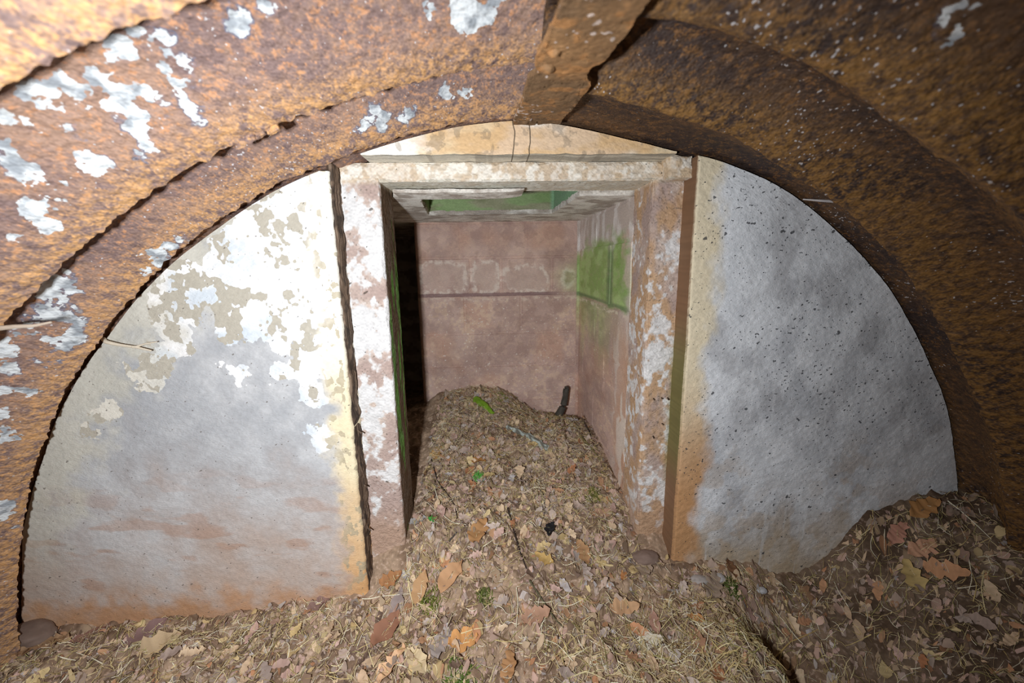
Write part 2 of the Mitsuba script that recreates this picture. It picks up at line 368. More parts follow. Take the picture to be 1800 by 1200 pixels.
def sdbox(a, b, r, q):
    """Signed distance to the rectangle r = (a0, a1, b0, b1), corners rounded by q."""
    u = dr.abs(a - (r[0] + r[1]) / 2) - ((r[1] - r[0]) / 2 - q)
    v = dr.abs(b - (r[2] + r[3]) / 2) - ((r[3] - r[2]) / 2 - q)
    return dr.sqrt(dr.square(dr.maximum(u, 0)) + dr.square(dr.maximum(v, 0))) + dr.minimum(dr.maximum(u, v), 0) - q


# worn faces in the third course, where the paint is rubbed pale around the rim
WORN = [(-0.36, -0.125, 0.930, 1.085), (-0.09, 0.048, 0.930, 1.085), (0.070, 0.300, 0.930, 1.055), (0.388, 0.440, 0.945, 1.045)]


def block_fn(p, n, uv):
    x, y, z = p.x, p.y, p.z
    right = smoothstep(0.455, 0.462, x)
    u = x + y * (1 - 0.5 * right)
    mid = fbm(u * 10, z * 10, 4.0, 4)
    hi = fbm(u * 70, z * 70, 2.0, 3)
    soft = fbm(u * 28, z * 28, 8.0, 3)
    fine = noise(x * 210, y * 210, z * 210)
    col = mix(s(186, 158, 148), s(208, 180, 168), smoothstep(0.3, 0.7, mid))
    col = mix(col, s(208, 168, 146), smoothstep(0.48, 0.66, fbm(u * 5, z * 5, 11.0, 3)) * 0.6)
    # powdery bloom below the worn course
    low = smoothstep(0.93, 0.86, z) * smoothstep(0.46, 0.60, mid)
    bloom = smoothstep(0.50, 0.58, hi * 0.55 + soft * 0.45) * (0.3 + 0.7 * low)
    col = mix(col, s(226, 198, 174), bloom * 0.65)
    col = mix(col, s(150, 118, 108), smoothstep(0.54, 0.64, fbm(u * 18, z * 18, 33.0, 4)) * 0.25)
    salt = smoothstep(0.73, 0.78, speck(x, y, z, 120, 3.0) + 0.06 * (mid - 0.5)) * smoothstep(1.1, 0.8, z)
    col = mix(col, s(236, 226, 216), salt * 0.85)
    back = 1 - right
    rag = fbm(u * 22, z * 22, 21.0, 4)
    for k, r in enumerate(WORN):
        d = sdbox(x + (hi - .5) * .02 + (rag - .5) * .04, z + (soft - .5) * .03 + (rag - .5) * .05, r, 0.045)
        inside = smoothstep(0.004, -0.008, d) * back
        col = mix(col, s(206, 184, 172) if k != 3 else s(136, 126, 100), inside * (0.25 + 0.9 * (rag - 0.3)))
        ring = smoothstep(0.020, 0.002, dr.abs(d)) * back
        col = mix(col, s(234, 220, 208), ring * smoothstep(0.40, 0.56, hi * 0.5 + rag * 0.5) * 0.7)
    line = smoothstep(0.013, 0.006, dr.abs(z - 0.911 + (hi - .5) * .006)) * back * smoothstep(0.40, 0.30, x)
    col = mix(col, s(140, 112, 112), line * 0.8)
    under = smoothstep(0.012, 0.003, dr.abs(z - 0.888 + (soft - .5) * .03)) * back
    col = mix(col, s(222, 204, 188), under * smoothstep(0.42, 0.55, hi) * 0.6)
    # the smooth render by the doorway and at the head of the side wall
    front = smoothstep(0.50, 0.20, y + (mid - 0.5) * 0.2)
    head = smoothstep(1.09, 1.17, z + (soft - 0.5) * 0.12)
    render = right * dr.maximum(head, front * 0.75)
    col = mix(col, mix(s(196, 186, 178), s(228, 225, 222), smoothstep(0.4, 0.6, fbm(u * 40, z * 8, 1.0, 4))), render * 0.85)
    peach = right * smoothstep(0.46, 0.28, y + (mid - .5) * .2) * smoothstep(0.95, 0.75, z)
    col = mix(col, mix(s(200, 158, 128), s(226, 212, 198), smoothstep(0.52, 0.62, fbm(u * 50, z * 7, 6.0, 3))), peach * 0.75)
    # algae in the corner and across the middle of the side wall
    gz = smoothstep(0.885, 0.91, z + (soft - 0.5) * 0.03) * smoothstep(1.20, 1.12, z + (soft - 0.5) * 0.10 + 0.05 * smoothstep(0.9, 1.05, y))
    gy = smoothstep(0.24, 0.36, y + (soft - .5) * .2)
    seam = dr.maximum(smoothstep(0.06, 0.02, dr.abs(y - 0.49)), smoothstep(0.02, 0.006, dr.abs(z - 0.905)))
    drip = smoothstep(0.905, 0.885, z) * smoothstep(0.58, 0.90, z + 0.3 * (fbm(y * 12, z * 2, 1.0, 2) - 0.5)) * smoothstep(0.25, 0.7, y) * 0.6
    corner = smoothstep(0.30, 0.46, x + (mid - 0.5) * 0.2) * smoothstep(0.88, 0.94, z) * smoothstep(1.14, 1.0, z) * 0.35
    grn = mix(s(150, 182, 104), s(176, 206, 132), smoothstep(0.35, 0.65, soft))
    grn = mix(grn, s(120, 160, 76), smoothstep(0.55, 0.30, y) * smoothstep(0.4, 0.6, mid) * 0.7)
    grn = mix(grn, s(112, 140, 92), seam * gz * 0.9)
    col = mix(col, grn, dr.clip(dr.maximum(right * dr.maximum(gz * gy, drip), corner), 0, 1) * (0.72 + 0.3 * hi))
    col = mix(col, s(232, 222, 200), right * smoothstep(0.012, 0.004, dr.abs(z - 0.882 + (soft - .5) * .02)) * gy * smoothstep(0.42, 0.55, hi) * 0.7)
    return col * (0.90 + 0.2 * fine)


def green_fn(p, n, uv):
    mid = fbm(p.x * 12, p.y * 12, p.z * 14, 4)
    fine = noise(p.x * 200, p.y * 200, p.z * 200)
    col = mix(s(124, 128, 98), s(150, 150, 124), smoothstep(0.35, 0.65, mid))
    col = mix(col, s(124, 160, 100), smoothstep(0.50, 0.66, fbm(p.x * 7, p.y * 7, p.z * 20 + 4, 3)) * 0.6)
    col = mix(col, s(128, 168, 138), smoothstep(0.262, 0.280, p.x) * 0.7)
    return col * (0.85 + 0.3 * fine)


def slab_fn(p, n, uv):
    mid = fbm(p.x * 16, p.y * 16, p.z * 16, 4)
    fine = noise(p.x * 220, p.y * 220, p.z * 220)
    col = mix(s(160, 150, 140), s(214, 210, 202), smoothstep(0.35, 0.62, mid))
    return col * (0.8 + 0.4 * fine)


def soil_fn(p, n, uv):
    mid = fbm(p.x * 14, p.y * 14, 1.0, 4)
    fine = fbm(p.x * 120, p.y * 120, p.z * 120, 3)
    col = mix(s(124, 102, 84), s(166, 142, 120), smoothstep(0.35, 0.65, mid))
    col = mix(col, s(186, 164, 148), smoothstep(0.58, 0.75, fine) * 0.6)
    col = mix(col, col * 0.5, smoothstep(0.80, 1.05, p.x + (mid - 0.5) * 0.3))      # earth gets darker towards the mound
    return col * (0.6 + 0.8 * fine)


def timber_fn(p, n, uv):
    g = fbm(p.x * 150, p.y * 150, p.z * 12, 3)
    m = fbm(p.x * 30, p.y * 30, p.z * 30, 3)
    col = mix(s(70, 56, 46), s(126, 108, 92), smoothstep(0.35, 0.65, g))
    return mix(col, s(48, 42, 38), smoothstep(0.5, 0.65, m) * 0.7)


mat('rust_strap', proc(strap_fn), 0.75, 0.3, grit, 1.2)
mat('plaster_left', proc(plaster_left), 0.8, 0.2, hole_bump, 1.0)
mat('plaster_right', proc(plaster_right), 0.8, 0.2, hole_bump, 1.3)
mat('frame_concrete', proc(frame_fn), 0.85, 0.2, grit, 1.4)
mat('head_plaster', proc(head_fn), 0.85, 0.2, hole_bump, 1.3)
mat('block_paint', proc(block_fn), 0.85, 0.15, fine_grit, 1.6)
mat('algae_concrete', proc(green_fn), 0.85, 0.15, fine_grit, 1.6)
mat('slab_concrete', proc(slab_fn), 0.9, 0.15, grit, 1.4)
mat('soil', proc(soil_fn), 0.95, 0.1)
mat('timber', proc(timber_fn), 0.85, 0.2)
scene['litter'] = {'type': 'twosided', 'bsdf': {'type': 'principled', 'base_color': {'type': 'mesh_attribute', 'name': 'vertex_color'}, 'roughness': 0.75, 'specular': 0.25}}

# ---------------------------------------------------------------- the corrugated steel vault
WALL_R = np.array([(-100, 1.515), (-87.2, 1.51), (-84, 1.502), (-79, 1.491), (-74.1, 1.488), (-69.3, 1.479), (-64.3, 1.470), (-60.2, 1.467), (-53.3, 1.462), (-49, 1.457),
                   (-44, 1.459), (-38.8, 1.459), (-31.7, 1.459), (-25, 1.465), (-19.5, 1.464), (-11.9, 1.474), (-6.2, 1.484), (-0.6, 1.490), (4, 1.486), (6.7, 1.48),
                   (10.8, 1.474), (15.7, 1.474), (20.2, 1.491), (25.1, 1.499), (29.4, 1.502), (32.5, 1.5), (35.1, 1.497), (40.1, 1.492), (44.8, 1.487), (50.1, 1.479),
                   (55.9, 1.470), (61.8, 1.467), (66.3, 1.463), (68.9, 1.457), (73.7, 1.448), (85, 1.44), (100, 1.44)])


def wall_r(deg):
    return np.interp(deg, WALL_R[:, 0], WALL_R[:, 1])


# each ridge: stations (degrees from the crown, y, inner radius); left half then right half
RIDGE_L = [
    [(-105, -1.77, 1.44), (5, -1.77, 1.46)], [(-105, -1.54, 1.44), (5, -1.54, 1.46)], [(-105, -1.31, 1.44), (5, -1.31, 1.46)],
    [(-105, -1.08, 1.44), (5, -1.08, 1.46)], [(-105, -0.85, 1.45), (5, -0.85, 1.465)],
    [(-105, -0.58, 1.45), (-40, -0.60, 1.458), (-26, -0.60, 1.465), (-20, -0.61, 1.465), (-15, -0.61, 1.467), (5, -0.61, 1.476)],
    [(-105, -0.30, 1.42), (-60, -0.31, 1.432), (-43.7, -0.31, 1.442), (-40, -0.31, 1.438), (-34.7, -0.31, 1.440), (-30, -0.31, 1.448), (-21.5, -0.31, 1.455),
     (-13.3, -0.31, 1.463), (-9.2, -0.31, 1.47), (-5.2, -0.31, 1.479), (0.5, -0.31, 1.49), (5, -0.31, 1.49)],
    [(-105, -0.09, 1.425), (-83.5, -0.09, 1.417), (-79, -0.09, 1.408), (-71.8, -0.09, 1.406), (-68.3, -0.09, 1.407), (-56.4, -0.09, 1.414), (-46.2, -0.09, 1.42),
     (-36.7, -0.09, 1.431), (-30, -0.09, 1.437), (-23.6, -0.09, 1.443), (-18.4, -0.09, 1.444), (-11.3, -0.09, 1.454), (-6, -0.09, 1.464), (-0.7, -0.09, 1.47), (5, -0.09, 1.472)],
]
RIDGE_R = [
    [(-2, -1.72, 1.45), (20, -1.70, 1.42), (105, -1.64, 1.40)], [(-2, -1.50, 1.45), (20, -1.48, 1.42), (105, -1.42, 1.40)], [(-2, -1.29, 1.45), (20, -1.26, 1.42), (105, -1.21, 1.40)],
    [(-2, -1.06, 1.45), (20, -1.04, 1.42), (105, -0.98, 1.40)], [(-2, -0.80, 1.455), (20, -0.78, 1.42), (105, -0.72, 1.40)],
    [(-2, -0.53, 1.459), (5.2, -0.53, 1.458), (8.5, -0.53, 1.456), (11.7, -0.53, 1.449), (14.8, -0.53, 1.442), (17, -0.53, 1.433), (20.8, -0.53, 1.413), (23.4, -0.53, 1.405), (27, -0.527, 1.40), (45, -0.49, 1.40), (105, -0.44, 1.40)],
    [(-2, -0.31, 1.446), (4.2, -0.31, 1.443), (11.5, -0.30, 1.431), (16.2, -0.29, 1.428), (21.6, -0.275, 1.411), (27.5, -0.26, 1.408), (34, -0.24, 1.401), (42, -0.205, 1.40), (52, -0.185, 1.388), (105, -0.17, 1.38)],
]


def ridge(table, deg):
    t = np.array(table)
    return np.interp(deg, t[:, 0], t[:, 1]), np.interp(deg, t[:, 0], t[:, 2])


def smooth1(a, k=9):
    pad = np.pad(a, k, mode='edge')
    w = np.hanning(2 * k + 3)[1:-1]
    return np.convolve(pad, w / w.sum(), mode='valid')


def band(t0, t1, a0, a1, depth, fine, seed, end=None):
    """One corrugation from ridge to ridge as a curved sheet."""
    n = int((a1 - a0) / 180 * math.pi * 1.45 / fine)
    deg = np.linspace(a0, a1, n)
    y0, r0 = (smooth1(v) for v in ridge(t0, deg))
    if t1 is None:
        y1, r1 = np.full(n, 0.11), wall_r(deg) + 0.012
    else:
        y1, r1 = (smooth1(v) for v in ridge(t1, deg))
    m = max(10, int(0.27 / fine))
    t = np.linspace(0, 1, m)
    # a ridge is round and narrow on the inside, the trough broad
    if t1 is None:
        shape = None
        Y = y0[:, None] + (y1 - y0)[:, None] * t
        Rr = r0[:, None] + (r1 - r0)[:, None] * np.clip(1 - ((0.0 - Y) / np.maximum(0.0 - y0, .02)[:, None]).clip(0, 1) ** 1.7, 0, 1)
        Rr = Rr + 0.018 * np.sin(np.clip((Y - y0[:, None]) / (0 - y0)[:, None], 0, 1) * math.pi)
    else:
        tw = t ** 0.72 if a0 < -20 else t          # the left sheet has folded over: steep just behind each ridge
        shape = (0.5 - 0.5 * np.cos(2 * math.pi * tw)) ** 0.74
        Y = y0[:, None] + (y1 - y0)[:, None] * t
        Rr = r0[:, None] + (r1 - r0)[:, None] * t + depth * shape
    A = np.radians(deg)[:, None] + 0 * t
    P = np.stack([CX + Rr * np.sin(A), Y, CZ + Rr * np.cos(A)], -1)
    near = np.clip(1 - (Rr - np.minimum(r0, r1)[:, None]) / 0.035, 0, 1)
    g = nfbm(P * 26, 4, seed=3) - 0.5
    h = nfbm(P * 110, 3, seed=8) - 0.5
    k = np.clip(nnoise(P * 75, seed=12) - 0.55, 0, 1)
    left = 1.0 if a0 < -20 else 0.55
    Rr = Rr - g * 0.008 - left * (h * 0.007 * (0.5 + near) + k * 0.016 * near)
    # flaking rim: small notches eaten out of the ridge
    P = np.stack([CX + Rr * np.sin(A), Y + g * 0.006, CZ + Rr * np.cos(A)], -1)
    return trimesh.Trimesh(P.reshape(-1, 3), grid_faces(n, m), process=False)


wl = root('wall_left', 'rusty corrugated steel arch half with flaking white paint, over the peeling white plaster', kind='structure')
wr = root('wall_right', 'dark rusty corrugated steel arch half over the grey pitted plaster', kind='structure')
for side, rid, a0, a1, m_ in ((wl, RIDGE_L, -104, 2.5, 'rust_left'), (wr, RIDGE_R, 0.5, 104, 'rust_right')):
    for i in range(len(rid) - 1):
        fine = 0.0045 if i >= len(rid) - 4 else 0.02
        obj('corrugation', band(rid[i], rid[i + 1], a0, a1, 0.10 if a0 < 0 else 0.075, fine, i), m_, side)
    obj('corrugation', band(rid[-1], None, a0, a1, 0.06, 0.0045, 20), m_, side)

# ---------------------------------------------------------------- crown plate that joins the two halves
from shapely.geometry import Polygon


def strap_z(y):
    return np.interp(y, [-0.45, -0.30, -0.11], [1.364, 1.366, 1.396])


def plate(poly, z0, z1, res=0.007, amp=0.0025, seed=0):
    m = trimesh.creation.extrude_polygon(Polygon(poly).buffer(0.002, join_style=1).buffer(-0.002), z1 - z0, engine='earcut')
    m.apply_translation((0, 0, z0))
    v, f = trimesh.remesh.subdivide_to_size(m.vertices, m.faces, res * 1.7, max_iter=14)
    m = trimesh.Trimesh(v, f, process=True)
    m.merge_vertices()
    v = np.array(m.vertices)
    g = nfbm(v * 60, 3, seed) - 0.5
    h = nfbm(v * 18, 3, seed + 3) - 0.5
    v[:, 2] += g * amp * 2 + h * 0.006 + strap_z(v[:, 1])
    v[:, 0] += (nfbm(v * 90, 3, seed + 5) - 0.5) * 0.006
    m.vertices = v
    return m


cp = root('crown_plate', 'rusty steel joint plate along the crown, between the two corrugated halves', category='steel plate')
STRAP = [(0.062, -0.085), (0.114, -0.078), (0.1155, -0.14), (0.1185, -0.14), (0.1185, -0.078), (0.172, -0.085), (0.172, -0.21), (0.169, -0.327), (0.176, -0.375), (0.167, -0.396), (0.156, -0.42),
         (0.160, -0.445), (0.175, -0.466), (0.183, -0.551), (0.185, -0.62), (0.187, -1.5), (0.085, -1.5), (0.089, -0.6), (0.083, -0.53), (0.074, -0.478), (0.073, -0.449), (0.083, -0.428), (0.068, -0.396), (0.067, -0.347)]
obj('plate', plate(STRAP, 0.0, 0.010, seed=2), 'rust_strap', cp, smooth=40)
for bx, by, br in ((0.096, -0.494, 0.010), (0.093, -0.446, 0.011), (0.094, -0.137, 0.008), (0.088, -0.105, 0.009), (0.096, -0.70, 0.011), (0.096, -0.95, 0.011)):
    b = trimesh.creation.icosphere(3, br)
    v = np.array(b.vertices)
    v *= (1 + 0.35 * (nfbm(v * 90, 3, 4) - 0.5))[:, None]
    v[:, 2] *= 0.75
    b.vertices = v + [bx, by, strap_z(by) - 0.001]
    obj('bolt', b, 'rust_strap', cp)

# ---------------------------------------------------------------- end wall of the shelter
zz = lambda a, b, step: np.linspace(a, b, int(abs(b - a) / step))
A_ = np.linspace(-92, 92, 800)
ARC = np.stack([CX + wall_r(A_) * np.sin(np.radians(A_)), CZ + wall_r(A_) * np.cos(np.radians(A_))], 1)
LS, RS = ARC[A_ < -5], ARC[A_ > 5]


def wall_face(X, Z, y, seed, amp=0.002):
    P = np.stack([X, 0 * X, Z], -1)
    return y + (nfbm(P * 6, 3, seed) - 0.5) * 0.010 + (nfbm(P * 70, 3, seed + 1) - 0.5) * amp


rows = zz(-0.16, 1.312, 0.006)
xl = np.interp(rows, LS[:, 1], LS[:, 0])
fr = np.linspace(0, 1, 190)
X = xl[:, None] + (np.minimum(-0.4025, -0.4025) - xl)[:, None].clip(0.001) * fr
Z = rows[:, None] + 0 * fr
X[:, -1] += (nfbm(np.stack([X[:, -1], 0 * rows, rows], -1) * 45, 3, 5) - 0.5) * 0.006
yf = wall_face(X, Z, 0.0, 11)
yf = yf + 0.006 * np.clip(1 - (X[:, -1:] - X) / 0.008, 0, 1) ** 2
obj('wall_back_left', slab(X, Z, yf, 0.07), 'plaster_left', smooth=50, kind='structure',
    label='grey plaster end wall with peeling white paint and brown foot, beside the dark jamb gap')

rows = zz(-0.16, 1.347, 0.006)
xr = np.interp(rows, RS[::-1, 1], RS[::-1, 0])
fr = np.linspace(0, 1, 180)
X = 0.5525 + (xr - 0.5525)[:, None].clip(0.001) * fr
Z = rows[:, None] + 0 * fr
yf = wall_face(X, Z, 0.0, 31, 0.003)
yf = yf + 0.006 * np.clip(1 - (X - X[:, :1]) / 0.008, 0, 1) ** 2
obj('wall_back_right', slab(X, Z, yf, 0.08), 'plaster_right', smooth=50, kind='structure',
    label='blue-grey pitted concrete end wall with an ochre strip beside the doorway')

cols = np.linspace(-0.318, 0.492, 160)
arcz = np.interp(cols, ARC[:, 0], ARC[:, 1])
fr = np.linspace(0, 1, 28)
base = 1.350 + (nfbm(np.stack([cols * 30, 0 * cols, 0 * cols], -1), 3, 3) - 0.5) * 0.005
X = (cols[:, None] + 0 * fr).T
Z = (base[:, None] + (arcz - base)[:, None].clip(0.0005) * fr).T
yf = wall_face(X, Z, 0.0, 41, 0.003)
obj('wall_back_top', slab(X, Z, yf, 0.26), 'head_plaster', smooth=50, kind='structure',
    label='cream plaster segment with two hairline cracks above the doorway')

# ---------------------------------------------------------------- concrete doorway frame, set back behind the end wall
dk = root('door_1', 'flaking white and brown concrete doorway frame between the two plastered panels', kind='structure')
obj('jamb', rough_box(-0.412, -0.297, 0.072, 0.235, -0.1, 1.31, 0.008, 0.003, 0.010, 1), 'frame_concrete', dk, smooth=45)
obj('jamb', rough_box(0.465, 0.60, 0.078, 0.24, -0.1, 1.31, 0.008, 0.006, 0.016, 2), 'frame_concrete', dk, smooth=45)
obj('lintel', rough_box(-0.42, 0.60, 0.076, 0.25, 1.299, 1.349, 0.008, 0.003, 0.012, 3), 'frame_concrete', dk, smooth=45)
scene_nails = [(0.560 - 0.06, 0.655), (0.525, 0.655), (0.545, 0.655), (0.532, 0.57), (0.505, 0.53)]
for i, (nx, nz) in enumerate(scene_nails):
    obj('nail', tube([(nx, 0.085, nz), (nx - 0.006, 0.062, nz + 0.004 * (i % 2))], [0.0025, 0.002], 6), 'timber', dk, smooth=False, label='rusty nail stub')
# the spalled skin hanging from the soffit
n = 40
tx = np.linspace(-0.275, 0.105, n)
poly = []
w = 0.5 + 0.5 * (nfbm(np.stack([tx * 30, 0 * tx, 0 * tx], -1), 3, 9) - 0.5)
thick = 0.012 * np.sqrt(np.clip(1 - ((tx + 0.11) / 0.22) ** 4, 0.02, 1))
V = []
for k in range(n):
    z0 = 1.291 - 0.004 * w[k]
    y0 = 0.125 + 0.02 * w[k]
    V += [(tx[k], y0, z0), (tx[k], 0.248, z0 + 0.002), (tx[k], 0.248, z0 - thick[k]), (tx[k], y0 + 0.004, z0 - thick[k] * 0.8)]
F = []
for k in range(n - 1):
    for j in range(4):
        a, b = k * 4 + j, k * 4 + (j + 1) % 4
        F += [(a, b, b + 4), (a, b + 4, a + 4)]
F += [(0, 2, 1), (0, 3, 2), (4 * n - 4, 4 * n - 3, 4 * n - 2), (4 * n - 4, 4 * n - 2, 4 * n - 1)]
obj('loose_slab', trimesh.Trimesh(np.array(V), np.array(F), process=False), 'slab_concrete', dk, smooth=30, label='cracked slab of concrete coming away from the soffit')

obj('plaster_patch', rough_box(0.485, 0.556, 0.030, 0.085, 1.295, 1.356, 0.006, 0.010, 0.014, 17), 'frame_concrete', dk, smooth=45)

# dark rotten lath in the gap beside the left jamb
rows = np.linspace(0.02, 1.335, 190)
g = nfbm(np.stack([rows * 34, 0 * rows, 0 * rows + 3], -1), 4, 2)
g2 = nfbm(np.stack([rows * 34, 0 * rows + 5, 0 * rows + 3], -1), 4, 6)
yb = 0.050 + 0.030 * g
xf = -0.4005 + 0.010 * (g2 - 0.3).clip(0)
P = np.stack([np.stack([np.full_like(rows, -0.408), np.full_like(rows, 0.006), rows], -1), np.stack([xf, 0.008 + 0.004 * g2, rows], -1),
              np.stack([xf + 0.004 * (g - .5), 0.02 + 0.5 * (yb - 0.02), rows], -1), np.stack([xf - 0.001, yb, rows], -1), np.stack([np.full_like(rows, -0.408), yb, rows], -1)], 1)
obj('timber_lath', trimesh.Trimesh(P.reshape(-1, 3), grid_faces(len(rows), 5), process=False), 'timber', smooth=False, category='board',
    label='rotten dark timber lath in the gap between the white plaster and the doorway jamb')

for nz in (0.285, 0.43, 0.60):
    obj('nail', tube([(-0.400, 0.035, nz), (-0.384, 0.022, nz - 0.004)], [0.003, 0.002], 6), 'timber', 'timber_lath', smooth=False)

# ---------------------------------------------------------------- vestibule behind the doorway
def block(c, e, axis, seed, rec=0.004, res=0.03):
    """A concrete block with softened, uneven arrises; axis 1 faces -y, axis 0 faces -x."""
    m = trimesh.creation.box(extents=e)
    v, f = trimesh.remesh.subdivide_to_size(m.vertices, m.faces, res * 1.7, max_iter=12)
    m = trimesh.Trimesh(v, f, process=True)
    v = np.array(m.vertices)
    h = np.array(e) / 2
    r = 0.006
    inner = np.clip(v, -(h - r), h - r)
    d = v - inner
    ln = np.linalg.norm(d, axis=1, keepdims=True)
    v = np.where(ln > 1e-9, inner + d / np.maximum(ln, 1e-9) * r, v) + np.array(c)
    v[:, axis] += (nfbm(v * 30, 3, seed) - 0.5) * 0.005
    m.vertices = v
    return m


COURSES = [(1.108, 1.275), (0.916, 1.098), (0.708, 0.906), (0.527, 0.698), (0.33, 0.517), (0.13, 0.32)]
vb = root('wall_vestibule_back', 'reddish brown painted block wall behind the doorway, over the leaf heap', kind='structure')
obj('mortar', rough_box(-0.385, 0.62, 1.075, 1.15, 0.0, 1.30, 0.03, 0.002, 0.004, 5), 'block_paint', vb, smooth=40)
JOINT = {1: [-0.385, -0.103, 0.055, 0.3236, 0.465], 0: [-0.385, -0.15, 0.19, 0.465], 2: [-0.385, -0.14, 0.16, 0.465],
         3: [-0.385, -0.26, -0.02, 0.28, 0.465], 4: [-0.385, -0.12, 0.24, 0.465], 5: [-0.385, -0.2, 0.1, 0.465]}
for k, (z0, z1) in enumerate(COURSES):
    js = JOINT[k]
    out = 0.008 if k == 1 else 0.0035
    for a, b in zip(js[:-1], js[1:]):
        obj('block', block(((a + b) / 2, 1.10 - out, (z0 + z1) / 2), (b - a - 0.012, 0.054, z1 - z0), 1, k), 'block_paint', vb, smooth=35)
vr = root('wall_vestibule_right', 'block side wall of the vestibule with bright green algae and pale render', kind='structure')
obj('mortar', rough_box(0.4745, 0.60, 0.23, 1.15, 0.0, 1.30, 0.03, 0.002, 0.004, 6), 'block_paint', vr, smooth=40)
for k, (z0, z1) in enumerate([(1.15, 1.275), (0.905, 1.14), (0.70, 0.895), (0.50, 0.69), (0.30, 0.49), (0.10, 0.29)]):
    js = [0.245, 0.49, 1.07] if k == 1 else ([0.245, 0.72, 1.07] if k % 2 == 0 else [0.245, 0.55, 0.95, 1.07])
    out = 0.006 if k == 1 else 0.003
    for a, b in zip(js[:-1], js[1:]):
        obj('block', block((0.499 - out, (a + b) / 2, (z0 + z1) / 2), (0.05, b - a - 0.02, z1 - z0), 0, 20 + k), 'block_paint', vr, smooth=35)
obj('wall_vestibule_left', rough_box(-1.7, -1.5, 0.2, 2.3, -0.1, 1.30, 0.06, 0.003, 0.01, 8), 'slab_concrete', smooth=40, kind='structure', label='unlit far side of the passage behind the left jamb')
obj('wall_vestibule_front', rough_box(-1.6, -0.413, 0.10, 0.235, -0.1, 1.30, 0.05, 0.003, 0.01, 9), 'slab_concrete', smooth=40, kind='structure', label='dark rear face of the end wall beside the left jamb')
obj('wall_vestibule_end', rough_box(-1.7, -0.42, 2.2, 2.3, -0.1, 1.30, 0.06, 0.003, 0.01, 10), 'slab_concrete', smooth=40, kind='structure', label='unlit end of the passage turning off behind the doorway')  # depth added past the block wall, so bounce leaves the shadowed gap black
obj('wall_vestibule_side', rough_box(-0.385, -0.35, 1.15, 2.25, -0.1, 1.30, 0.06, 0.003, 0.01, 11), 'slab_concrete', smooth=40, kind='structure', label='unlit side of the passage beyond the brown block wall')
# roof slab with an open hatch
from shapely.geometry import box as sbox
pl = sbox(-1.7, 0.245, 0.60, 2.3).difference(Polygon([(-0.21, 0.15), (-0.245, 0.55), (-0.262, 0.745), (0.276, 0.735), (0.292, 0.15)]))
m = trimesh.creation.extrude_polygon(pl, 0.018, engine='earcut')
m.apply_translation((0, 0, 1.284))
v, f = trimesh.remesh.subdivide_to_size(m.vertices, m.faces, 0.02, max_iter=14)
m = trimesh.Trimesh(v, f, process=True)
v = np.array(m.vertices)
v[:, :2] += (np.stack([nfbm(v * 50, 3, 1), nfbm(v * 50, 3, 2)], 1) - 0.5) * 0.014
v[:, 2] += (nfbm(v * 30, 3, 4) - 0.5) * 0.006
m.vertices = v
obj('ceiling_vestibule', m, 'slab_concrete', smooth=40, kind='structure', label='pale concrete roof slab of the vestibule around the hatch opening')
ws = root('wall_shaft', 'green algae-covered concrete hatch shaft seen through the opening above the doorway', kind='structure')
obj('shaft_side', rough_box(-0.40, 0.42, 0.742, 0.83, 1.298, 1.95, 0.04, 0.002, 0.006, 12), 'algae_concrete', ws, smooth=40)
obj('shaft_side', rough_box(0.283, 0.38, 0.25, 0.75, 1.298, 1.95, 0.04, 0.002, 0.006, 13), 'algae_concrete', ws, smooth=40)
obj('shaft_side', rough_box(-0.36, -0.255, 0.25, 0.75, 1.298, 1.95, 0.04, 0.002, 0.006, 14), 'algae_concrete', ws, smooth=40)
obj('shaft_side', rough_box(-0.40, 0.42, 0.262, 0.30, 1.352, 1.95, 0.04, 0.002, 0.006, 15), 'algae_concrete', ws, smooth=40)
obj('cover', rough_box(-0.42, 0.44, 0.2, 0.85, 1.95, 2.0, 0.05, 0.002, 0.006, 16), 'slab_concrete', ws, smooth=40)

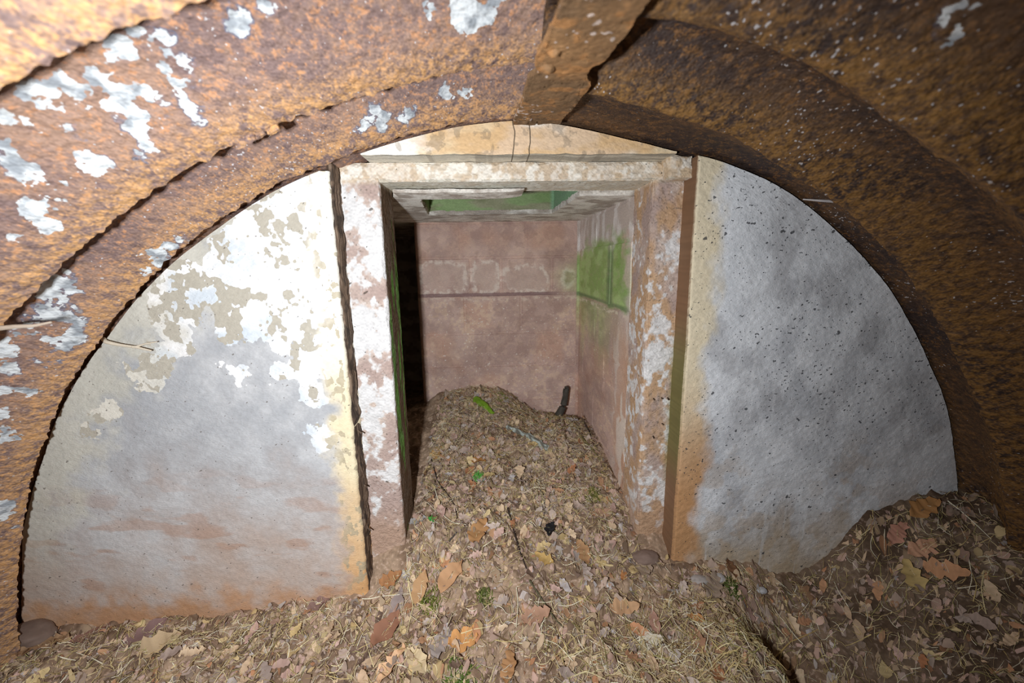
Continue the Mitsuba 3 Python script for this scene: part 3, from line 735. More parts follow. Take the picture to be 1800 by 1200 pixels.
# ---------------------------------------------------------------- soil
CTRL = np.array([(-1.6, 0, 0.03), (-1.43, 0, 0.011), (-1.17, 0, 0.023), (-0.83, 0, 0.031), (-0.555, 0, 0.074), (-0.40, 0, 0.074), (0.564, 0, 0.12), (0.774, 0, 0.126), (1.026, 0, 0.084),
                 (1.17, 0, 0.278), (1.314, 0, 0.327), (1.467, 0, 0.344), (1.7, 0, 0.37),
                 (-0.34, 0.08, 0.195), (0.0, 0.08, 0.185), (0.50, 0.08, 0.185), (0.465, 0.30, 0.236), (0.465, 0.508, 0.277), (0.44, 0.80, 0.30), (0.0, 0.5, 0.27), (-0.3, 0.5, 0.27), (0.0, 0.8, 0.345),
                 (0.25, 0.85, 0.29), (-0.405, 1.07, 0.296), (-0.307, 1.07, 0.372), (-0.118, 1.07, 0.400), (0.039, 1.07, 0.395), (0.12, 1.07, 0.345), (0.197, 1.07, 0.255), (0.35, 1.07, 0.215), (0.46, 1.07, 0.20),
                 (-0.9, 0.6, 0.20), (-0.9, 1.07, 0.16), (-0.9, 2.2, 0.1), (0.4, 2.2, 0.1), (0.05, -0.02, 0.14), (-0.2, -0.02, 0.12), (0.35, -0.02, 0.14),
                 (-1.3, -0.25, 0.03), (-0.9, -0.25, 0.02), (-0.4, -0.25, 0.03), (0.0, -0.25, 0.06), (0.4, -0.25, 0.075), (0.62, -0.28, 0.10), (0.68, -0.25, 0.085), (0.66, -0.18, 0.085), (0.70, -0.31, 0.08), (0.745, -0.22, -0.06), (0.755, -0.28, -0.09), (0.78, -0.34, -0.11), (0.81, -0.21, -0.07), (0.83, -0.28, -0.11), (0.88, -0.33, -0.11), (0.90, -0.20, -0.02), (0.95, -0.27, -0.04),
                 (1.08, -0.12, 0.10), (1.25, -0.12, 0.22), (1.35, -0.3, 0.20), (1.5, -0.3, 0.30), (1.7, -0.3, 0.42), (0.7, -0.1, 0.10),
                 (-1.5, -0.8, 0.06), (-0.7, -0.8, 0.0), (0.0, -0.8, 0.02), (0.7, -0.8, 0.03), (1.3, -0.8, 0.18), (1.7, -0.8, 0.4), (-1.5, -1.9, 0.06), (0, -1.9, 0.0), (1.5, -1.9, 0.15)])
RBF = RBFInterpolator(CTRL[:, :2], CTRL[:, 2], kernel='linear', smoothing=0.0002)
GX, GY = np.linspace(-1.75, 1.75, 351), np.linspace(-2.0, 2.3, 431)
from scipy.ndimage import gaussian_filter
from scipy.interpolate import RegularGridInterpolator
gx, gy = np.meshgrid(GX, GY, indexing='ij')
HG = RBF(np.stack([gx.ravel(), gy.ravel()], 1)).reshape(gx.shape)
HG = gaussian_filter(HG, 1.2)
HG += (nfbm(np.stack([gx * 9, gy * 9, 0 * gx], -1), 3, 21) - 0.5) * 0.035
_H = RegularGridInterpolator((GX, GY), HG, bounds_error=False, fill_value=None)


def ground(x, y):
    x, y = np.broadcast_arrays(np.asarray(x, float), np.asarray(y, float))
    return _H(np.stack([x.ravel(), y.ravel()], 1)).reshape(x.shape)


def lumps(x, y):
    return (nfbm(np.stack([x * 42, y * 42, 0 * x], -1), 4, 4) - 0.5) * 0.034


fx = np.linspace(-1.72, 1.72, 560)
fy = np.concatenate([np.linspace(-1.95, -0.6, 40), np.linspace(-0.59, 1.10, 290), np.linspace(1.13, 2.28, 30)])
fxx, fyy = np.meshgrid(fx, fy, indexing='ij')
fz = ground(fxx, fyy) + lumps(fxx, fyy)
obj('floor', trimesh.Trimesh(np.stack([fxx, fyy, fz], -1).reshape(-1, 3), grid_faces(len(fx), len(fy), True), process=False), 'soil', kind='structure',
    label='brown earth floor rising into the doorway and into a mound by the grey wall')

# ==== LITTER
rng = np.random.default_rng(11)


def ground_frame(x, y, h=0.02):
    gxv = float(ground(x + h, y) - ground(x - h, y)) / (2 * h)
    gyv = float(ground(x, y + h) - ground(x, y - h)) / (2 * h)
    n = np.array([-gxv, -gyv, 1.0])
    n /= np.linalg.norm(n)
    u = np.cross([0, 1.0, 0], n)
    u /= np.linalg.norm(u)
    return np.stack([u, np.cross(n, u), n], 1)


def leaf_mesh(kind, length, curl, bend, seed):
    """A dry leaf lying along +x: lobed oak or plain oval, cupped and bent; returns vertices, faces, midrib mask."""
    r = np.random.default_rng(seed)
    n = 15 if kind == 'oak_leaf' else 11
    t = np.linspace(0, 1, n)
    if kind == 'oak_leaf':
        w = 0.28 * np.sin(np.pi * t ** 0.75) ** 0.65 * (1 + 0.22 * np.cos(2 * np.pi * 3.3 * t + r.uniform(0, 1)))
    else:
        w = 0.27 * np.sin(np.pi * t ** 0.9) ** 0.8
    wl, wr = w * r.uniform(0.7, 1.1) * r.uniform(0.82, 1.12, n), w * r.uniform(0.7, 1.1) * r.uniform(0.82, 1.12, n)
    wl[0] = wr[0] = wl[-1] = wr[-1] = 0.012
    mid = 0.05 * np.sin(t * np.pi * r.uniform(0.5, 1.5) + r.uniform(0, 3))
    wave = r.uniform(-0.10, 0.10, (n, 2))
    V = []
    for k in range(n):
        zc = bend * (t[k] - 0.5) ** 2 * 1.3
        V += [(t[k] - 0.5, mid[k] - wl[k], zc + curl * wl[k] * 1.2 + wave[k, 0]), (t[k] - 0.5, mid[k], zc - 0.02), (t[k] - 0.5, mid[k] + wr[k], zc + curl * wr[k] * 1.2 + wave[k, 1])]
    return np.array(V) * length, grid_faces(n, 3, True)


def place(V, x, y, yaw, lift=0.006, tilt=(0.0, 0.0), settle=0.6):
    c, s_ = math.cos(yaw), math.sin(yaw)
    Rz = np.array([[c, -s_, 0], [s_, c, 0], [0, 0, 1]])
    ca, sa = math.cos(tilt[0]), math.sin(tilt[0])
    cb, sb = math.cos(tilt[1]), math.sin(tilt[1])
    Rt = np.array([[1, 0, 0], [0, ca, -sa], [0, sa, ca]]) @ np.array([[cb, 0, sb], [0, 1, 0], [-sb, 0, cb]])
    W = V @ (ground_frame(x, y) @ Rz @ Rt).T
    base = float(ground(x, y) + lumps(x, y))
    W = W + [x, y, base + lift]
    # settle: no more than a sliver below the soil
    under = ground(W[:, 0], W[:, 1]) + lumps(W[:, 0], W[:, 1]) + 0.001 - W[:, 2]
    W[:, 2] += max(0.0, float(np.quantile(under, settle)))
    return W


def tint(V, colour, seed, spread=0.18):
    g = 0.5 * nfbm(V * 90, 3, seed) + 0.5 * nnoise(V * 260, seed=seed)
    return np.clip(np.array(colour)[None] * (1 + (g[:, None] - 0.5) * 2 * spread * 1.6), 0, 1)


PALETTE = {'tan': [s(204, 178, 148), s(192, 166, 138), s(214, 190, 160)], 'grey-brown': [s(178, 158, 146), s(164, 146, 136), s(188, 172, 162)],
           'rust-brown': [s(178, 132, 100), s(170, 118, 84), s(186, 142, 108)], 'dull pink': [s(194, 164, 152), s(186, 154, 142)],
           'dark brown': [s(122, 100, 86), s(110, 90, 78)], 'straw-yellow': [s(204, 184, 138), s(192, 168, 120)], 'ash-grey': [s(190, 182, 180), s(178, 172, 170)]}
PNAMES = ['tan', 'grey-brown', 'rust-brown', 'dull pink', 'dark brown', 'straw-yellow', 'ash-grey']


def zone(x, y):
    if y > 0.03:
        up = 'low on the heap' if y < 0.30 else 'midway up the heap' if y < 0.62 else 'high on the heap'
        return up + (' near the white jamb' if x < -0.07 else ' near the side wall' if x > 0.25 else ' inside the doorway')
    row = 'close to' if y > -0.17 else 'out from'
    if x > 1.05:
        return 'on the mound ' + ('against the grey wall' if y > -0.17 else 'away from the wall')
    if x > 0.75:
        return 'beside the dark hollow ' + row + ' the grey wall'
    if x > 0.45:
        return row + ' the ochre wall strip'
    if x > 0.08:
        return 'on the floor below the brown jamb' if y > -0.17 else 'on the outer floor below the brown jamb'
    if x > -0.38:
        return 'on the floor below the white jamb' if y > -0.17 else 'on the outer floor below the white jamb'
    return row + ' the peeling white wall, ' + ('towards the steel' if x < -0.85 else 'towards the doorway')


def leaf(kind, x, y, length, yaw, colour, curl=0.2, bend=0.1, tilt=(0, 0), label=None, group=None, seed=0, lift=0.006, settle=0.6):
    V, F = leaf_mesh(kind, length, curl, bend, seed)
    C = tint(V, colour, seed)
    C[1::3] *= 0.86
    W = place(V, x, y, yaw, lift, tilt, settle)
    return obj(kind, trimesh.Trimesh(W, F, process=False), 'litter', smooth=True, color=C, label=label, category='leaf', group=group)


# ---- single leaves that stand out
o, b = 'oak_leaf', 'beech_leaf'
NOTABLE = [
    (o, -0.094, -0.176, 0.098, 0.5, s(206, 152, 96), 0.25, 0.25, 'bright orange-tan leaf, broad and glossy, on the floor before the doorway'),
    (b, -0.319, -0.120, 0.110, 1.0, s(146, 104, 82), 0.35, 0.1, 'smooth red-brown pointed leaf near the foot of the cream wall edge'),
    (o, -0.280, -0.222, 0.100, 0.9, s(220, 180, 142), 0.3, 0.2, 'pale peach oak leaf below the red-brown pointed leaf'),
    (o, -0.216, -0.224, 0.085, 2.4, s(206, 186, 150), 0.5, 0.2, 'crumpled cream oak leaf beside the pale peach oak leaf'),
    (o, -0.154, -0.190, 0.085, 1.2, s(154, 142, 136), 0.15, 0.1, 'ash-grey leaf touching the bright orange-tan leaf'),
    (o, 0.103, -0.151, 0.085, 0.2, s(178, 140, 116), 0.2, 0.1, 'dull pink leaf among pale straws in the middle of the floor'),
    (o, 0.352, -0.151, 0.085, 0.1, s(190, 152, 116), 0.25, 0.15, 'tan lobed leaf with a pinkish base, below the small orange oval leaf'),
    (b, 0.382, -0.048, 0.052, 1.2, s(192, 134, 86), 0.2, 0.1, 'small orange oval leaf below the pale curved root'),
    (o, 0.145, 0.002, 0.065, 2.6, s(190, 158, 100), 0.7, 0.3, 'curled yellow-brown leaf below the black crumpled leaf'),
    (o, 0.150, 0.041, 0.052, 0.3, s(204, 180, 132), 0.6, 0.2, 'small pale curled leaf just above the curled yellow-brown leaf'),
    (o, 0.272, 0.024, 0.080, 1.9, s(176, 136, 98), 0.2, 0.1, 'tan oak leaf to one side of the black crumpled leaf'),
    (o, 0.179, 0.103, 0.062, 1.4, s(38, 36, 38), 0.8, 0.3, 'black crumpled leaf at the front of the doorway heap'),
    (b, -1.034, -0.058, 0.125, 0.9, s(140, 112, 108), 0.12, 0.05, 'large smooth mauve-brown oval leaf against the white wall'),
    (o, -0.958, -0.097, 0.120, 0.6, s(196, 172, 138), 0.25, 0.1, 'holed cream leaf beside the large mauve-brown oval leaf'),
    (o, -1.293, -0.072, 0.110, 0.5, s(160, 130, 100), 0.3, 0.1, 'brown leaf by the lower end of the steel arch'),
    (o, -0.541, -0.020, 0.075, 0.8, s(140, 112, 104), 0.3, 0.1, 'mauve-brown leaf leaning where the soil climbs the white wall'),
    (b, -1.200, -0.040, 0.090, 0.9, s(144, 110, 98), 0.15, 0.1, 'pinkish leaf half buried by the orange stain of the white wall'),
    (o, -0.268, 0.150, 0.060, 0.4, s(160, 156, 152), 0.2, 0.1, 'light grey leaf by the white jamb'),
    (o, -0.330, 0.010, 0.075, 0.2, s(170, 122, 82), 0.5, 0.2, 'orange-brown curled leaf at the foot of the white jamb'),
    (o, -0.240, 0.507, 0.095, 1.4, s(192, 152, 98), 0.2, 0.1, 'yellow-brown oak leaf near the shadow edge inside the doorway'),
    (b, -0.077, 0.436, 0.085, -0.4, s(174, 124, 70), 0.2, 0.1, 'orange-brown leaf in the middle of the doorway heap'),
    (o, 1.312, -0.045, 0.105, 0.3, s(178, 132, 84), 0.4, 0.2, 'rust-orange leaf leaning on the grey wall at the top of the mound'),
    (o, 1.251, -0.110, 0.095, 0.1, s(206, 160, 130), 0.3, 0.2, 'pinkish tan leaf in the middle of the mound'),
    (o, 1.258, -0.175, 0.095, -0.7, s(204, 156, 118), 0.3, 0.2, 'pale brown oak leaf below the pinkish tan leaf on the mound'),
    (o, 1.190, -0.150, 0.090, 1.3, s(196, 172, 116), 0.5, 0.2, 'yellowish curled leaf beside the pale brown oak leaf on the mound'),
    (o, 1.217, -0.070, 0.085, 0.4, s(190, 140, 120), 0.2, 0.1, 'dull rose leaf near the top of the mound'),
    (b, 0.426, -0.185, 0.070, 1.5, s(172, 134, 118), 0.15, 0.1, 'pink-brown oval leaf below the tan lobed leaf'),
    (b, 0.375, -0.199, 0.060, -0.4, s(194, 142, 106), 0.5, 0.1, 'orange-pink curled leaf beside the pink-brown oval leaf'),
    (o, 0.638, -0.090, 0.095, 1.0, s(150, 132, 116), 0.15, 0.1, 'broad grey-brown leaf below the ochre wall strip'),
    (b, 0.724, -0.118, 0.100, -0.9, s(158, 128, 116), 0.12, 0.1, 'large dull rose leaf beside the dark green moss clump'),
    (b, 0.508, -0.249, 0.080, 1.7, s(164, 124, 98), 0.2, 0.1, 'brown oblong leaf at the edge of the straw bed'),
    (b, 0.535, -0.192, 0.050, -0.5, s(182, 132, 84), 0.3, 0.1, 'small orange oval leaf at the top of the straw bed'),
    (o, 0.398, -0.231, 0.075, 0.3, s(206, 198, 182), 0.3, 0.1, 'whitish torn leaf at the edge of the straw bed'),
    (o, 0.452, -0.030, 0.075, 0.9, s(160, 140, 122), 0.2, 0.1, 'grey-tan leaf under the bent end of the pale root'),
    (b, 0.730, -0.030, 0.070, 1.5, s(128, 92, 66), 0.3, 0.1, 'dark red-brown leaf standing at the foot of the grey wall'),
    (o, 0.021, -0.256, 0.080, 1.4, s(170, 128, 88), 0.3, 0.1, 'brown lobed leaf low in the middle of the floor'),
    (b, 0.371, 0.157, 0.090, 0.4, s(176, 140, 116), 0.2, 0.1, 'dull pink leaf by the foot of the algae-stained side wall'),
    (o, -0.061, 0.102, 0.100, 1.3, s(178, 134, 90), 0.25, 0.2, 'branching tan oak leaf at the front of the doorway heap'),
    (b, -0.299, -0.059, 0.085, 1.4, s(150, 136, 132), 0.15, 0.1, 'grey pointed leaf above the red-brown pointed leaf'),
    (b, -0.235, -0.030, 0.095, 1.4, s(186, 148, 108), 0.2, 0.1, 'tan leaf beside the tall white grass stem'),
    (b, -0.140, -0.025, 0.110, 1.0, s(192, 150, 112), 0.3, 0.1, 'long peach-tan leaf in the middle of the floor'),
    (o, -0.175, 0.020, 0.060, 0.2, s(194, 142, 104), 0.2, 0.1, 'orange leaf just above the long peach-tan leaf'),
]
for i, (kind, x, y, L_, yaw, col, curl, bend, lab) in enumerate(NOTABLE):
    leaf(kind, x, y, L_, yaw, col, curl, bend, (0.1 * math.sin(i * 2.1), 0.1 * math.cos(i * 1.7)), lab, None, 500 + i, 0.010, 0.9)

# ---- the other leaves one can pick out
spots = []
while len(spots) < 258:
    if len(spots) < 120:
        x, y = rng.uniform(-0.27, 0.43), rng.uniform(0.05, 1.0) if rng.random() < 0.75 else rng.uniform(0.05, 0.4)
    else:
        x, y = rng.uniform(-1.30, 1.42), rng.uniform(-0.36, -0.06)
        if 0.62 < x < 0.95 and rng.random() < 0.6:
            continue
        if -0.34 < x < 0.5 and rng.random() < 0.3:
            y = rng.uniform(-0.06, 0.05)
    near = min([1.0] + [math.hypot(x - p[0], y - p[1]) for p in spots])
    far = min(math.hypot(x - q[1], y - q[2]) for q in NOTABLE)
    if near > 0.026 and far > 0.045:
        spots.append((x, y))
for i, (x, y) in enumerate(spots):
    name = PNAMES[rng.choice(7, p=[0.27, 0.22, 0.10, 0.17, 0.10, 0.07, 0.07])]
    tone = rng.uniform(0.84, 1.18)
    col = np.array(PALETTE[name][rng.integers(len(PALETTE[name]))]) * tone
    kind = o if rng.random() < 0.62 else b
    L_ = rng.uniform(0.034, 0.062)
    curl = rng.uniform(-0.1, 0.6)
    word = 'lobed oak leaf' if kind == o else 'oval leaf'
    size = 'small ' if L_ < 0.044 else 'broad ' if L_ > 0.053 else ''
    shade = 'pale ' if tone > 1.07 else 'dull ' if tone < 0.93 and not name.startswith(('dull', 'dark')) else ''
    bent = 'curled ' if curl > 0.38 else 'flat ' if curl < 0.10 else ''
    z_ = zone(x, y)
    leaf(kind, x, y, L_, rng.uniform(0, 6.28), col, curl, rng.uniform(-0.1, 0.45), (rng.normal(0, 0.22), rng.normal(0, 0.22)),
         f'{size}{bent}{shade}{name} {word} {z_}', 'fallen leaves ' + z_, 1000 + i, rng.uniform(0.006, 0.016))


# ---- chaff, crumbs and small torn leaves: past counting
def scatter(n, kind):
    X = np.concatenate([rng.uniform(-1.5, 1.55, n), rng.uniform(-0.29, 0.46, n * 2 // 3)])
    Y = np.concatenate([rng.uniform(-0.50, 0.02, n), rng.uniform(0.0, 1.05, n * 2 // 3)])
    dens = 0.35 + 0.9 * nfbm(np.stack([X * 5, Y * 5, 0 * X], -1), 3, 3)
    if kind == 'straw':
        dens *= 0.50 + 3.0 * np.exp(-((X - 0.50) / 0.24) ** 2 - ((Y + 0.27) / 0.10) ** 2) + 0.5 * np.exp(-((X + 0.75) / 0.3) ** 2 - ((Y + 0.05) / 0.12) ** 2) + 0.35 * (X > 0.9)
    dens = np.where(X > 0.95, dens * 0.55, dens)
    inside = (Y > 0.0) & ((X < -0.39) | (X > 0.46))
    inside |= (Y > -0.015) & (Y < 0.07) & ((X < -0.38) | (X > 0.535))
    inside |= (Y >= 0.07) & (Y < 0.25) & (X < -0.28)
    pit = (np.hypot((X - 0.80) / 0.09, (Y + 0.27) / 0.09) < 1) & (rng.random(len(X)) < 0.6)
    keep = (rng.random(len(X)) < dens) & ~inside & ~pit
    return X[keep], Y[keep]


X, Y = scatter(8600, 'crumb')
VV, FF, CC, base = [], [], [], 0
names = list(PALETTE)
for x, y in zip(X, Y):
    k = rng.integers(5, 8)
    a = np.sort(rng.uniform(0, 6.28, k))
    R_ = rng.uniform(0.002, 0.0085) * rng.uniform(0.6, 1.3, k)
    V = np.stack([R_ * np.cos(a) * 1.3, R_ * np.sin(a), rng.normal(0, 0.0022, k)], 1)
    V = np.vstack([V, [[0, 0, rng.uniform(0, 0.003)]]])
    yaw, t1, t2 = rng.uniform(0, 6.28), rng.normal(0, 0.35), rng.normal(0, 0.35)
    V = V @ np.array([[math.cos(yaw), -math.sin(yaw), 0], [math.sin(yaw), math.cos(yaw), 0], [t1, t2, 1.0]])
    VV.append(V + [x, y, rng.uniform(0.001, 0.009)])
    FF.append(np.stack([np.arange(k), (np.arange(k) + 1) % k, np.full(k, k)], 1) + base)
    base += k + 1
    c = np.array(PALETTE[PNAMES[rng.choice(7, p=[0.25, 0.25, 0.08, 0.2, 0.12, 0.05, 0.05])]][0]) * rng.uniform(0.6, 1.1)
    CC.append(np.tile(c, (k + 1, 1)))
V = np.vstack(VV)
V[:, 2] += ground(V[:, 0], V[:, 1]) + lumps(V[:, 0], V[:, 1])
obj('leaf_litter', trimesh.Trimesh(V, np.vstack(FF), process=False), 'litter', smooth=False, color=np.clip(np.vstack(CC), 0, 1), kind='stuff', category='litter',
    label='small torn leaf crumbs strewn over the whole earth floor')

# torn leaf pieces, crumpled and overlapping
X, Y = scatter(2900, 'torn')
VV, FF, CC, base = [], [], [], 0
for i, (x, y) in enumerate(zip(X, Y)):
    L_ = rng.uniform(0.010, 0.030)
    n = 5
    tt = np.linspace(-0.5, 0.5, n)
    w = rng.uniform(0.18, 0.5) * np.array([0.35, 0.9, 1.0, 0.8, 0.25]) * rng.uniform(0.7, 1.2, n)
    cup, bow = rng.uniform(-0.3, 0.7), rng.normal(0, 0.5)
    V = []
    for k in range(n):
        zc = bow * (tt[k] ** 2) + rng.normal(0, 0.04)
        V += [(tt[k], -w[k], zc + cup * w[k] + rng.normal(0, 0.06)), (tt[k], 0.06 * rng.normal(), zc), (tt[k], w[k] * rng.uniform(0.6, 1.1), zc + cup * w[k] + rng.normal(0, 0.06))]
    V = np.array(V) * L_
    yaw, t1, t2 = rng.uniform(0, 6.28), rng.normal(0, 0.35), rng.normal(0, 0.35)
    V[:, 2] += t1 * V[:, 0] + t2 * V[:, 1]
    c, s_ = math.cos(yaw), math.sin(yaw)
    V[:, :2] = V[:, :2] @ np.array([[c, s_], [-s_, c]])
    VV.append(V + [x, y, rng.uniform(0.003, 0.014)])
    FF.append(grid_faces(n, 3, True) + base)
    base += 3 * n
    name = PNAMES[rng.choice(7, p=[0.26, 0.22, 0.09, 0.19, 0.11, 0.08, 0.05])]
    CC.append(np.array(PALETTE[name][rng.integers(len(PALETTE[name]))]) * rng.uniform(0.42, 1.08) * rng.uniform(0.82, 1.08, (3 * n, 1)) * 0.88 + 0.28 * np.array(s(156, 130, 102)))
V = np.vstack(VV)
lift = ground(V[:, 0], V[:, 1]) + lumps(V[:, 0], V[:, 1])
V[:, 2] += lift
obj('torn_leaves', trimesh.Trimesh(V, np.vstack(FF), process=False), 'litter', smooth=True, color=np.clip(np.vstack(CC), 0, 1), kind='stuff', category='litter',
    label='crumpled torn pieces of brown and tan leaves covering the earth floor')

STRAW = [s(216, 202, 158), s(200, 180, 126), s(232, 226, 202), s(170, 148, 104), s(160, 154, 98), s(190, 166, 130), s(128, 106, 80)]


def blade(x, y, L_, yaw, r, rise, bow, seg=4):
    t = np.linspace(-0.5, 0.5, seg + 1)
    px = x + L_ * t * math.cos(yaw) - bow * L_ * (t * t - 0.1) * math.sin(yaw)
    py = y + L_ * t * math.sin(yaw) + bow * L_ * (t * t - 0.1) * math.cos(yaw)
    pz = ground(px, py) + lumps(px, py) + rng.uniform(0.004, 0.014) + rise * L_ * np.abs(t + 0.5) ** 1.5 + r
    return tube(np.stack([px, py, pz], 1), r * np.array([1.0, 1.1, 1, 0.8, 0.4])[:seg + 1], 3)


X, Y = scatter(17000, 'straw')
ms, CC = [], []
for x, y in zip(X, Y):
    dense = math.exp(-((x - 0.55) / 0.28) ** 2 - ((y + 0.27) / 0.10) ** 2)
    m = blade(x, y, rng.uniform(0.014, 0.048) * (1 + 0.5 * dense), rng.uniform(0, 6.28), rng.uniform(0.0003, 0.00095) * (1 + 0.35 * dense), rng.uniform(0.0, 0.30) + 0.15 * dense, rng.normal(0, 0.5))
    v = np.array(m.vertices)
    if ((v[:, 1] > -0.005) & ((v[:, 0] < -0.39) | (v[:, 0] > 0.54))).any() or ((v[:, 1] > 0.06) & ((v[:, 0] < -0.29) | (v[:, 0] > 0.458))).any():
        continue
    ms.append(m)
    c = np.array(STRAW[rng.choice(7, p=[0.24, 0.2, 0.16, 0.12, 0.10, 0.12, 0.06])]) * rng.uniform(0.8, 1.15)
    CC.append(np.tile(c, (len(v), 1)))
m = trimesh.util.concatenate(ms)
obj('straw_litter', trimesh.Trimesh(m.vertices, m.faces, process=False), 'litter', smooth=False, color=np.clip(np.vstack(CC), 0, 1), kind='stuff', category='straw',
    label='fine dry straw and grass scattered over the earth floor')


# ---- twigs, stems, roots
def lie(pts, h):
    p = np.array(pts, float)
    t = np.linspace(0, len(p) - 1, max(6, 4 * len(p)))
    i = np.arange(len(p))
    x, y = np.interp(t, i, p[:, 0]), np.interp(t, i, p[:, 1])
    z = ground(x, y) + lumps(x, y) * 0.5 + h
    z = np.maximum(smooth1(z, 3), z - 0.002)
    return np.stack([smooth1(x, 1), smooth1(y, 1), z], 1)


def stick(name, pts, r, colour, label, cat, seed, h=0.010, sides=6, group=None, taper=0.5):
    P = lie(pts, h)
    rr = r * np.linspace(1, taper, len(P)) * (1 + 0.25 * (nnoise(P * 90, seed=seed) - 0.5))
    m = tube(P, rr, sides)
    v = np.array(m.vertices)
    return obj(name, m, 'litter', smooth=True, color=tint(v, colour, seed, 0.25), label=label, category=cat, group=group)


DARK, BRN = s(58, 48, 42), s(104, 80, 62)
TWIGS = [([(0.04, 0.201), (0.058, 0.099), (0.072, 0.028), (0.09, -0.033)], 0.0035, DARK, 'dark twig running down from the doorway heap beside the black crumpled leaf'),
         ([(0.092, -0.052), (0.122, -0.107), (0.153, -0.157), (0.175, -0.183)], 0.0030, s(92, 88, 66), 'green-grey twig continuing below the dark twig on the open floor'),
         ([(0.343, 0.77), (0.316, 0.574), (0.307, 0.419), (0.305, 0.308)], 0.0040, BRN, 'long brown twig down the heap below the dark branch stub'),
         ([(0.425, 0.90), (0.394, 0.77), (0.303, 0.646)], 0.0030, BRN, 'brown twig crossing the top of the long brown twig'),
         ([(-0.157, 0.075), (-0.119, 0.124)], 0.0035, s(78, 70, 66), 'short grey-black twig near the white jamb foot'),
         ([(-0.265, 0.478), (-0.224, 0.346), (-0.149, 0.22), (-0.134, 0.157)], 0.0022, DARK, 'thin dark twig sloping down beside the doorway shadow'),
         ([(-0.047, 0.221), (0.032, 0.144), (0.058, 0.09)], 0.0022, BRN, 'thin brown twig touching the dark twig'),
         ([(0.376, 0.644), (0.419, 0.521), (0.437, 0.361)], 0.0040, s(120, 112, 70), 'olive twig along the foot of the side wall'),
         ([(-0.191, 0.785), (-0.106, 0.724), (0.0, 0.616)], 0.0026, BRN, 'brown twig near the top of the doorway heap'),
         ([(0.440, 0.80), (0.445, 0.67), (0.438, 0.596)], 0.0035, s(50, 46, 46), 'short black twig against the side wall'),
         ([(0.174, 0.255), (0.174, 0.18), (0.146, 0.117)], 0.0020, DARK, 'thin black twig above the black crumpled leaf'),
         ([(0.709, -0.223), (0.832, -0.162), (0.93, -0.155)], 0.0024, s(176, 148, 96), 'long straw-coloured stick bridging the dark hollow'),
         ([(-0.02, -0.17), (0.05, -0.21)], 0.0020, BRN, 'short brown twig in the middle of the floor')]
for i, (p, r, c, lab) in enumerate(TWIGS):
    stick('twig', p, r, c, lab, 'twig', 60 + i)
stick('root', [(0.31, 0.004), (0.344, -0.016), (0.38, -0.017), (0.414, 0.007), (0.464, 0.015), (0.499, 0.001)], 0.0042, s(206, 186, 140), 'pale crooked root lying in front of the brown jamb', 'root', 80)
P = lie([(0.055, 0.687), (0.118, 0.645), (0.176, 0.568), (0.23, 0.505)], 0.014)
m = tube(P, 0.011 * np.interp(np.arange(len(P)), [0, 4, len(P) - 1], [0.6, 0.9, 1.15]), 10)
v = np.array(m.vertices)
v += (nfbm(v * 90, 3, 5)[:, None] - 0.5) * 0.010
m.vertices = v
g = nfbm(v * 120, 3, 2)[:, None]
obj('lichen_stick', m, 'litter', smooth=False, color=np.where(g > 0.5, np.array(s(186, 196, 190)), np.array(s(110, 108, 100))) * (0.7 + 0.6 * g), label='thick stick crusted with pale green lichen across the doorway heap', category='stick')
P = lie([(-0.098, 0.919), (-0.039, 0.83), (-0.003, 0.769)], 0.016)
m = tube(P, 0.018 * np.interp(np.arange(len(P)), [0, 3, len(P) - 1], [0.8, 1.1, 0.3]), 10)
v = np.array(m.vertices)
v += (nfbm(v * 110, 3, 6)[:, None] - 0.5) * 0.012
m.vertices = v
g = nfbm(v * 160, 3, 2)[:, None]
obj('mossy_stick', m, 'litter', smooth=False, color=np.array(s(120, 158, 44)) * (0.45 + 1.1 * g), label='stick coated in bright green moss near the top of the heap', category='stick')
# the dark stub leaning in the far corner
gz = float(ground(0.35, 0.93))
P = np.array([(0.335, 0.93, gz - 0.02), (0.350, 0.95, gz + 0.02), (0.372, 0.965, gz + 0.055), (0.385, 0.975, gz + 0.105), (0.392, 0.98, gz + 0.150), (0.398, 0.982, gz + 0.162)])
P = np.stack([np.interp(np.linspace(0, 5, 22), np.arange(6), P[:, k]) for k in range(3)], 1)
m = tube(P, np.interp(np.linspace(0, 1, 22), [0, 0.15, 0.5, 0.9, 1], [0.030, 0.022, 0.017, 0.014, 0.005]), 10)
v = np.array(m.vertices)
v += (nfbm(v * np.array([120, 120, 30]), 3, 7)[:, None] - 0.5) * 0.012
m.vertices = v
g = nfbm(v * np.array([150, 150, 25]), 3, 3)[:, None]
obj('branch_stub', m, 'litter', smooth=False, color=np.array(s(74, 70, 64)) * (0.4 + 1.2 * g), label='dark broken branch stub standing in the corner of the brown block wall', category='branch')

